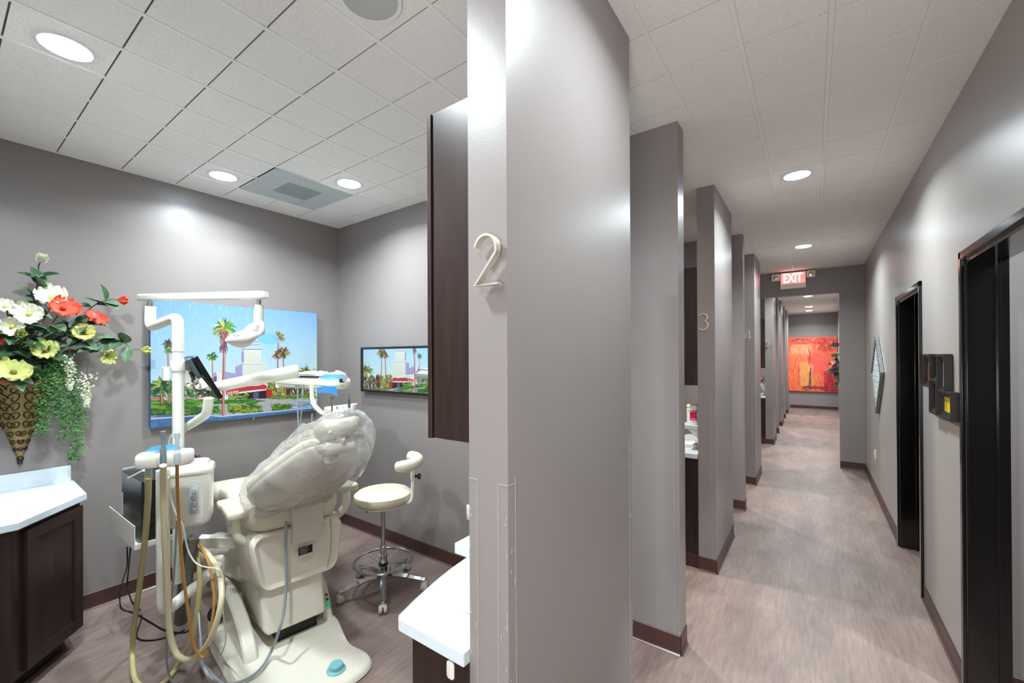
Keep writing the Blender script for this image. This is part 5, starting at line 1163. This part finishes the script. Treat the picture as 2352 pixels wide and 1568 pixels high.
b = B(); tube(b, [dd0+eX*.01-eY*.004+Z*.034, dd0+eX*LD*.5-eY*.014+Z*.03, dd0+eX*LD*.85-eY*.003+Z*.03], .002, 6); wob('seam', b, mat('seam_grey', (150, 146, 134), .5), hb_)
lb = ony(704, 880, YD); b = B(); s_ = dd0+eX*(LD*.38)-eY*.013+Z*.012
slabq(b, [s_, s_+eX*.045, s_+eX*.045+Z*.014, s_+Z*.014], -eY*.002); wob('status_window', b, mat('window_grey', (120, 124, 124), .3), hb_, smooth=False)
b = B(); tr0 = dd0-eX*.03-eY*.02+Z*.094; tray = [(0, 0), (LD*.78, 0), (LD*.8, .26), (0, .26)]
slab(b, tray, [(.015, 0), (0, .008), (-.004, .014), (-.002, .016), (.012, .006)], tr0, eX, eY, closed_smooth=False); lathe(b, [(.03, -.014), (.03, .0)], tr0+eX*.16+eY*.13, seg=16); wob('tray', b, mat('steel_tray', (214, 218, 220), .3, .3), dt, bevel=.001)
b = B(); slab(b, [(0, 0), (.1, .01), (.13, .05), (.16, .045), (.15, .1), (.05, .12), (-.03, .09)], [(0, 0), (.004, .012), (.02, .018)], tr0+eX*(LD*.5)+eY*.03+Z*.012, eX, eY, warp=lambda x, y, z: (x, y, z+.006*math.sin(x*90)*math.cos(y*70))); tp = tag(wob('paper_packet', b, mat('paper_white', (236, 238, 240), .8), dt), 'crumpled white paper packets lying on the instrument tray', 'paper'); tp.data.transform(Matrix.Translation(dt.location)); tp.parent = None
b = B(); h_ = ony(786, 876, YD+.1); tube(b, smoothpts([ony(752, 862, YD+.02), ony(775, 860, YD+.06), ony(788, 868, YD+.1), ony(787, 876, YD+.1)], 6), [.012, .02, .02, .014], 12, flat=1.4); wob('head_handle', b, unitw, dt)
b = B(); tube(b, [ony(781, 873, YD), ony(789, 877, YD)], .004, 6); box(b, -.012, .012, -.004, .004, -.012, .012, Matrix.Translation(ony(783, 874, YD+.03))); wob('handle_lock', b, black, dt)
def film(name, pts, O_, label, al=bluef, dx=(.86, .5, 0)):
    o_ = wob(name, sl(pts, [(0, 0), (0, .0014)], O_, dx, (0, 0, 1), (dx[1], -dx[0], 0), closed_smooth=False), al, dt); o_.data.transform(Matrix.Translation(dt.location)); o_.parent = None; return tag(o_, label, 'barrier film')
film('handle_film', [(0, .01), (.05, .03), (.13, .028), (.19, .018), (.15, -.006), (.07, -.012), (.02, -.008)], ony(732, 869, YD-.03), 'sheet of blue barrier film wrapped on the delivery head handle')
film('hanging_film', [(0, .0), (.06, .012), (.14, .008), (.145, -.03), (.15, -.06), (.1, -.035), (.05, -.032), (.015, -.04)], ony(727, 890, YD-.02), 'blue barrier film flap hanging below the delivery head', mat('blue_film_dense', (70, 150, 214), .3, alpha=.85))
# instrument holder bar below
b = B(); tube(b, fillet([ony(716, 884, YD), ony(717, 925, YD), ony(741, 951, YD), ony(775, 941, YD)], .05, 6), .0145, 14); wob('holder_arm', b, unitp, dt)
ib = thing('instrument_bar', 'white holder bar with two dental handpieces behind the headrest', 'instrument holder', ony(785, 938, YD))
q0, q1 = ony(748, 941, YD-.02), ony(818, 933, YD+.06); e_ = (q1-q0).normalized(); s_ = Vector((-e_.y, e_.x, 0)).normalized(); b = B()
slab(b, rrect((q1-q0).length, .055, .02), [(.003, -.022), (0, -.018), (0, .014), (.004, .02)], (q0+q1)/2, e_, s_, closed_smooth=False); wob('bar', b, unitw, ib, bevel=.002)
for x_, y0_, y1_, r_ in ((762, 911, 948, .0085), (801, 903, 945, .0075)):
    a_, c_ = ony(x_-1, y0_, YD-.03), ony(x_+1, y1_, YD-.02); b = B(); L_ = (a_-c_).length
    if r_ > .008: lathe(b, [(r_*.8, 0), (r_*.8, L_*.4), (r_*1.1, L_*.5), (r_*.9, L_*.7), (r_*1.3, L_*.8), (r_*1.25, L_), (0, L_)], c_, seg=14)
    else: lathe(b, [(r_, 0), (r_*1.1, L_*.3), (r_, L_*.6), (r_*.5, L_*.7), (r_*.3, L_*.75), (r_*.25, L_), (0, L_)], c_, seg=14)
    wob('handpiece', b, mat('handpiece_steel', (130, 134, 136), .25, .9), ib)
for x_ in (774, 788): wob('holder_slot', tb([ony(x_, 934, YD-.05), ony(x_+1, 941, YD-.05)], .0035, 8), black, ib)
def tubing(pts, Y, label):
    Q = smoothpts([ony(x, y, Y) for x, y in pts], 8); b = B(); tube(b, Q, .005, 8); wob('handpiece_tube', b, greyh, dt, label=label)
tubing([(684, 882), (684, 940), (687, 1000), (692, 1040), (708, 1010), (740, 962), (762, 945)], YD, None); tubing([(697, 882), (694, 930), (690, 975), (689, 1015), (700, 1025), (745, 975), (800, 942)], YD+.03, None)
tubing([(717, 950), (717, 1000), (735, 1030), (780, 1000), (800, 945)], YD+.04, None)
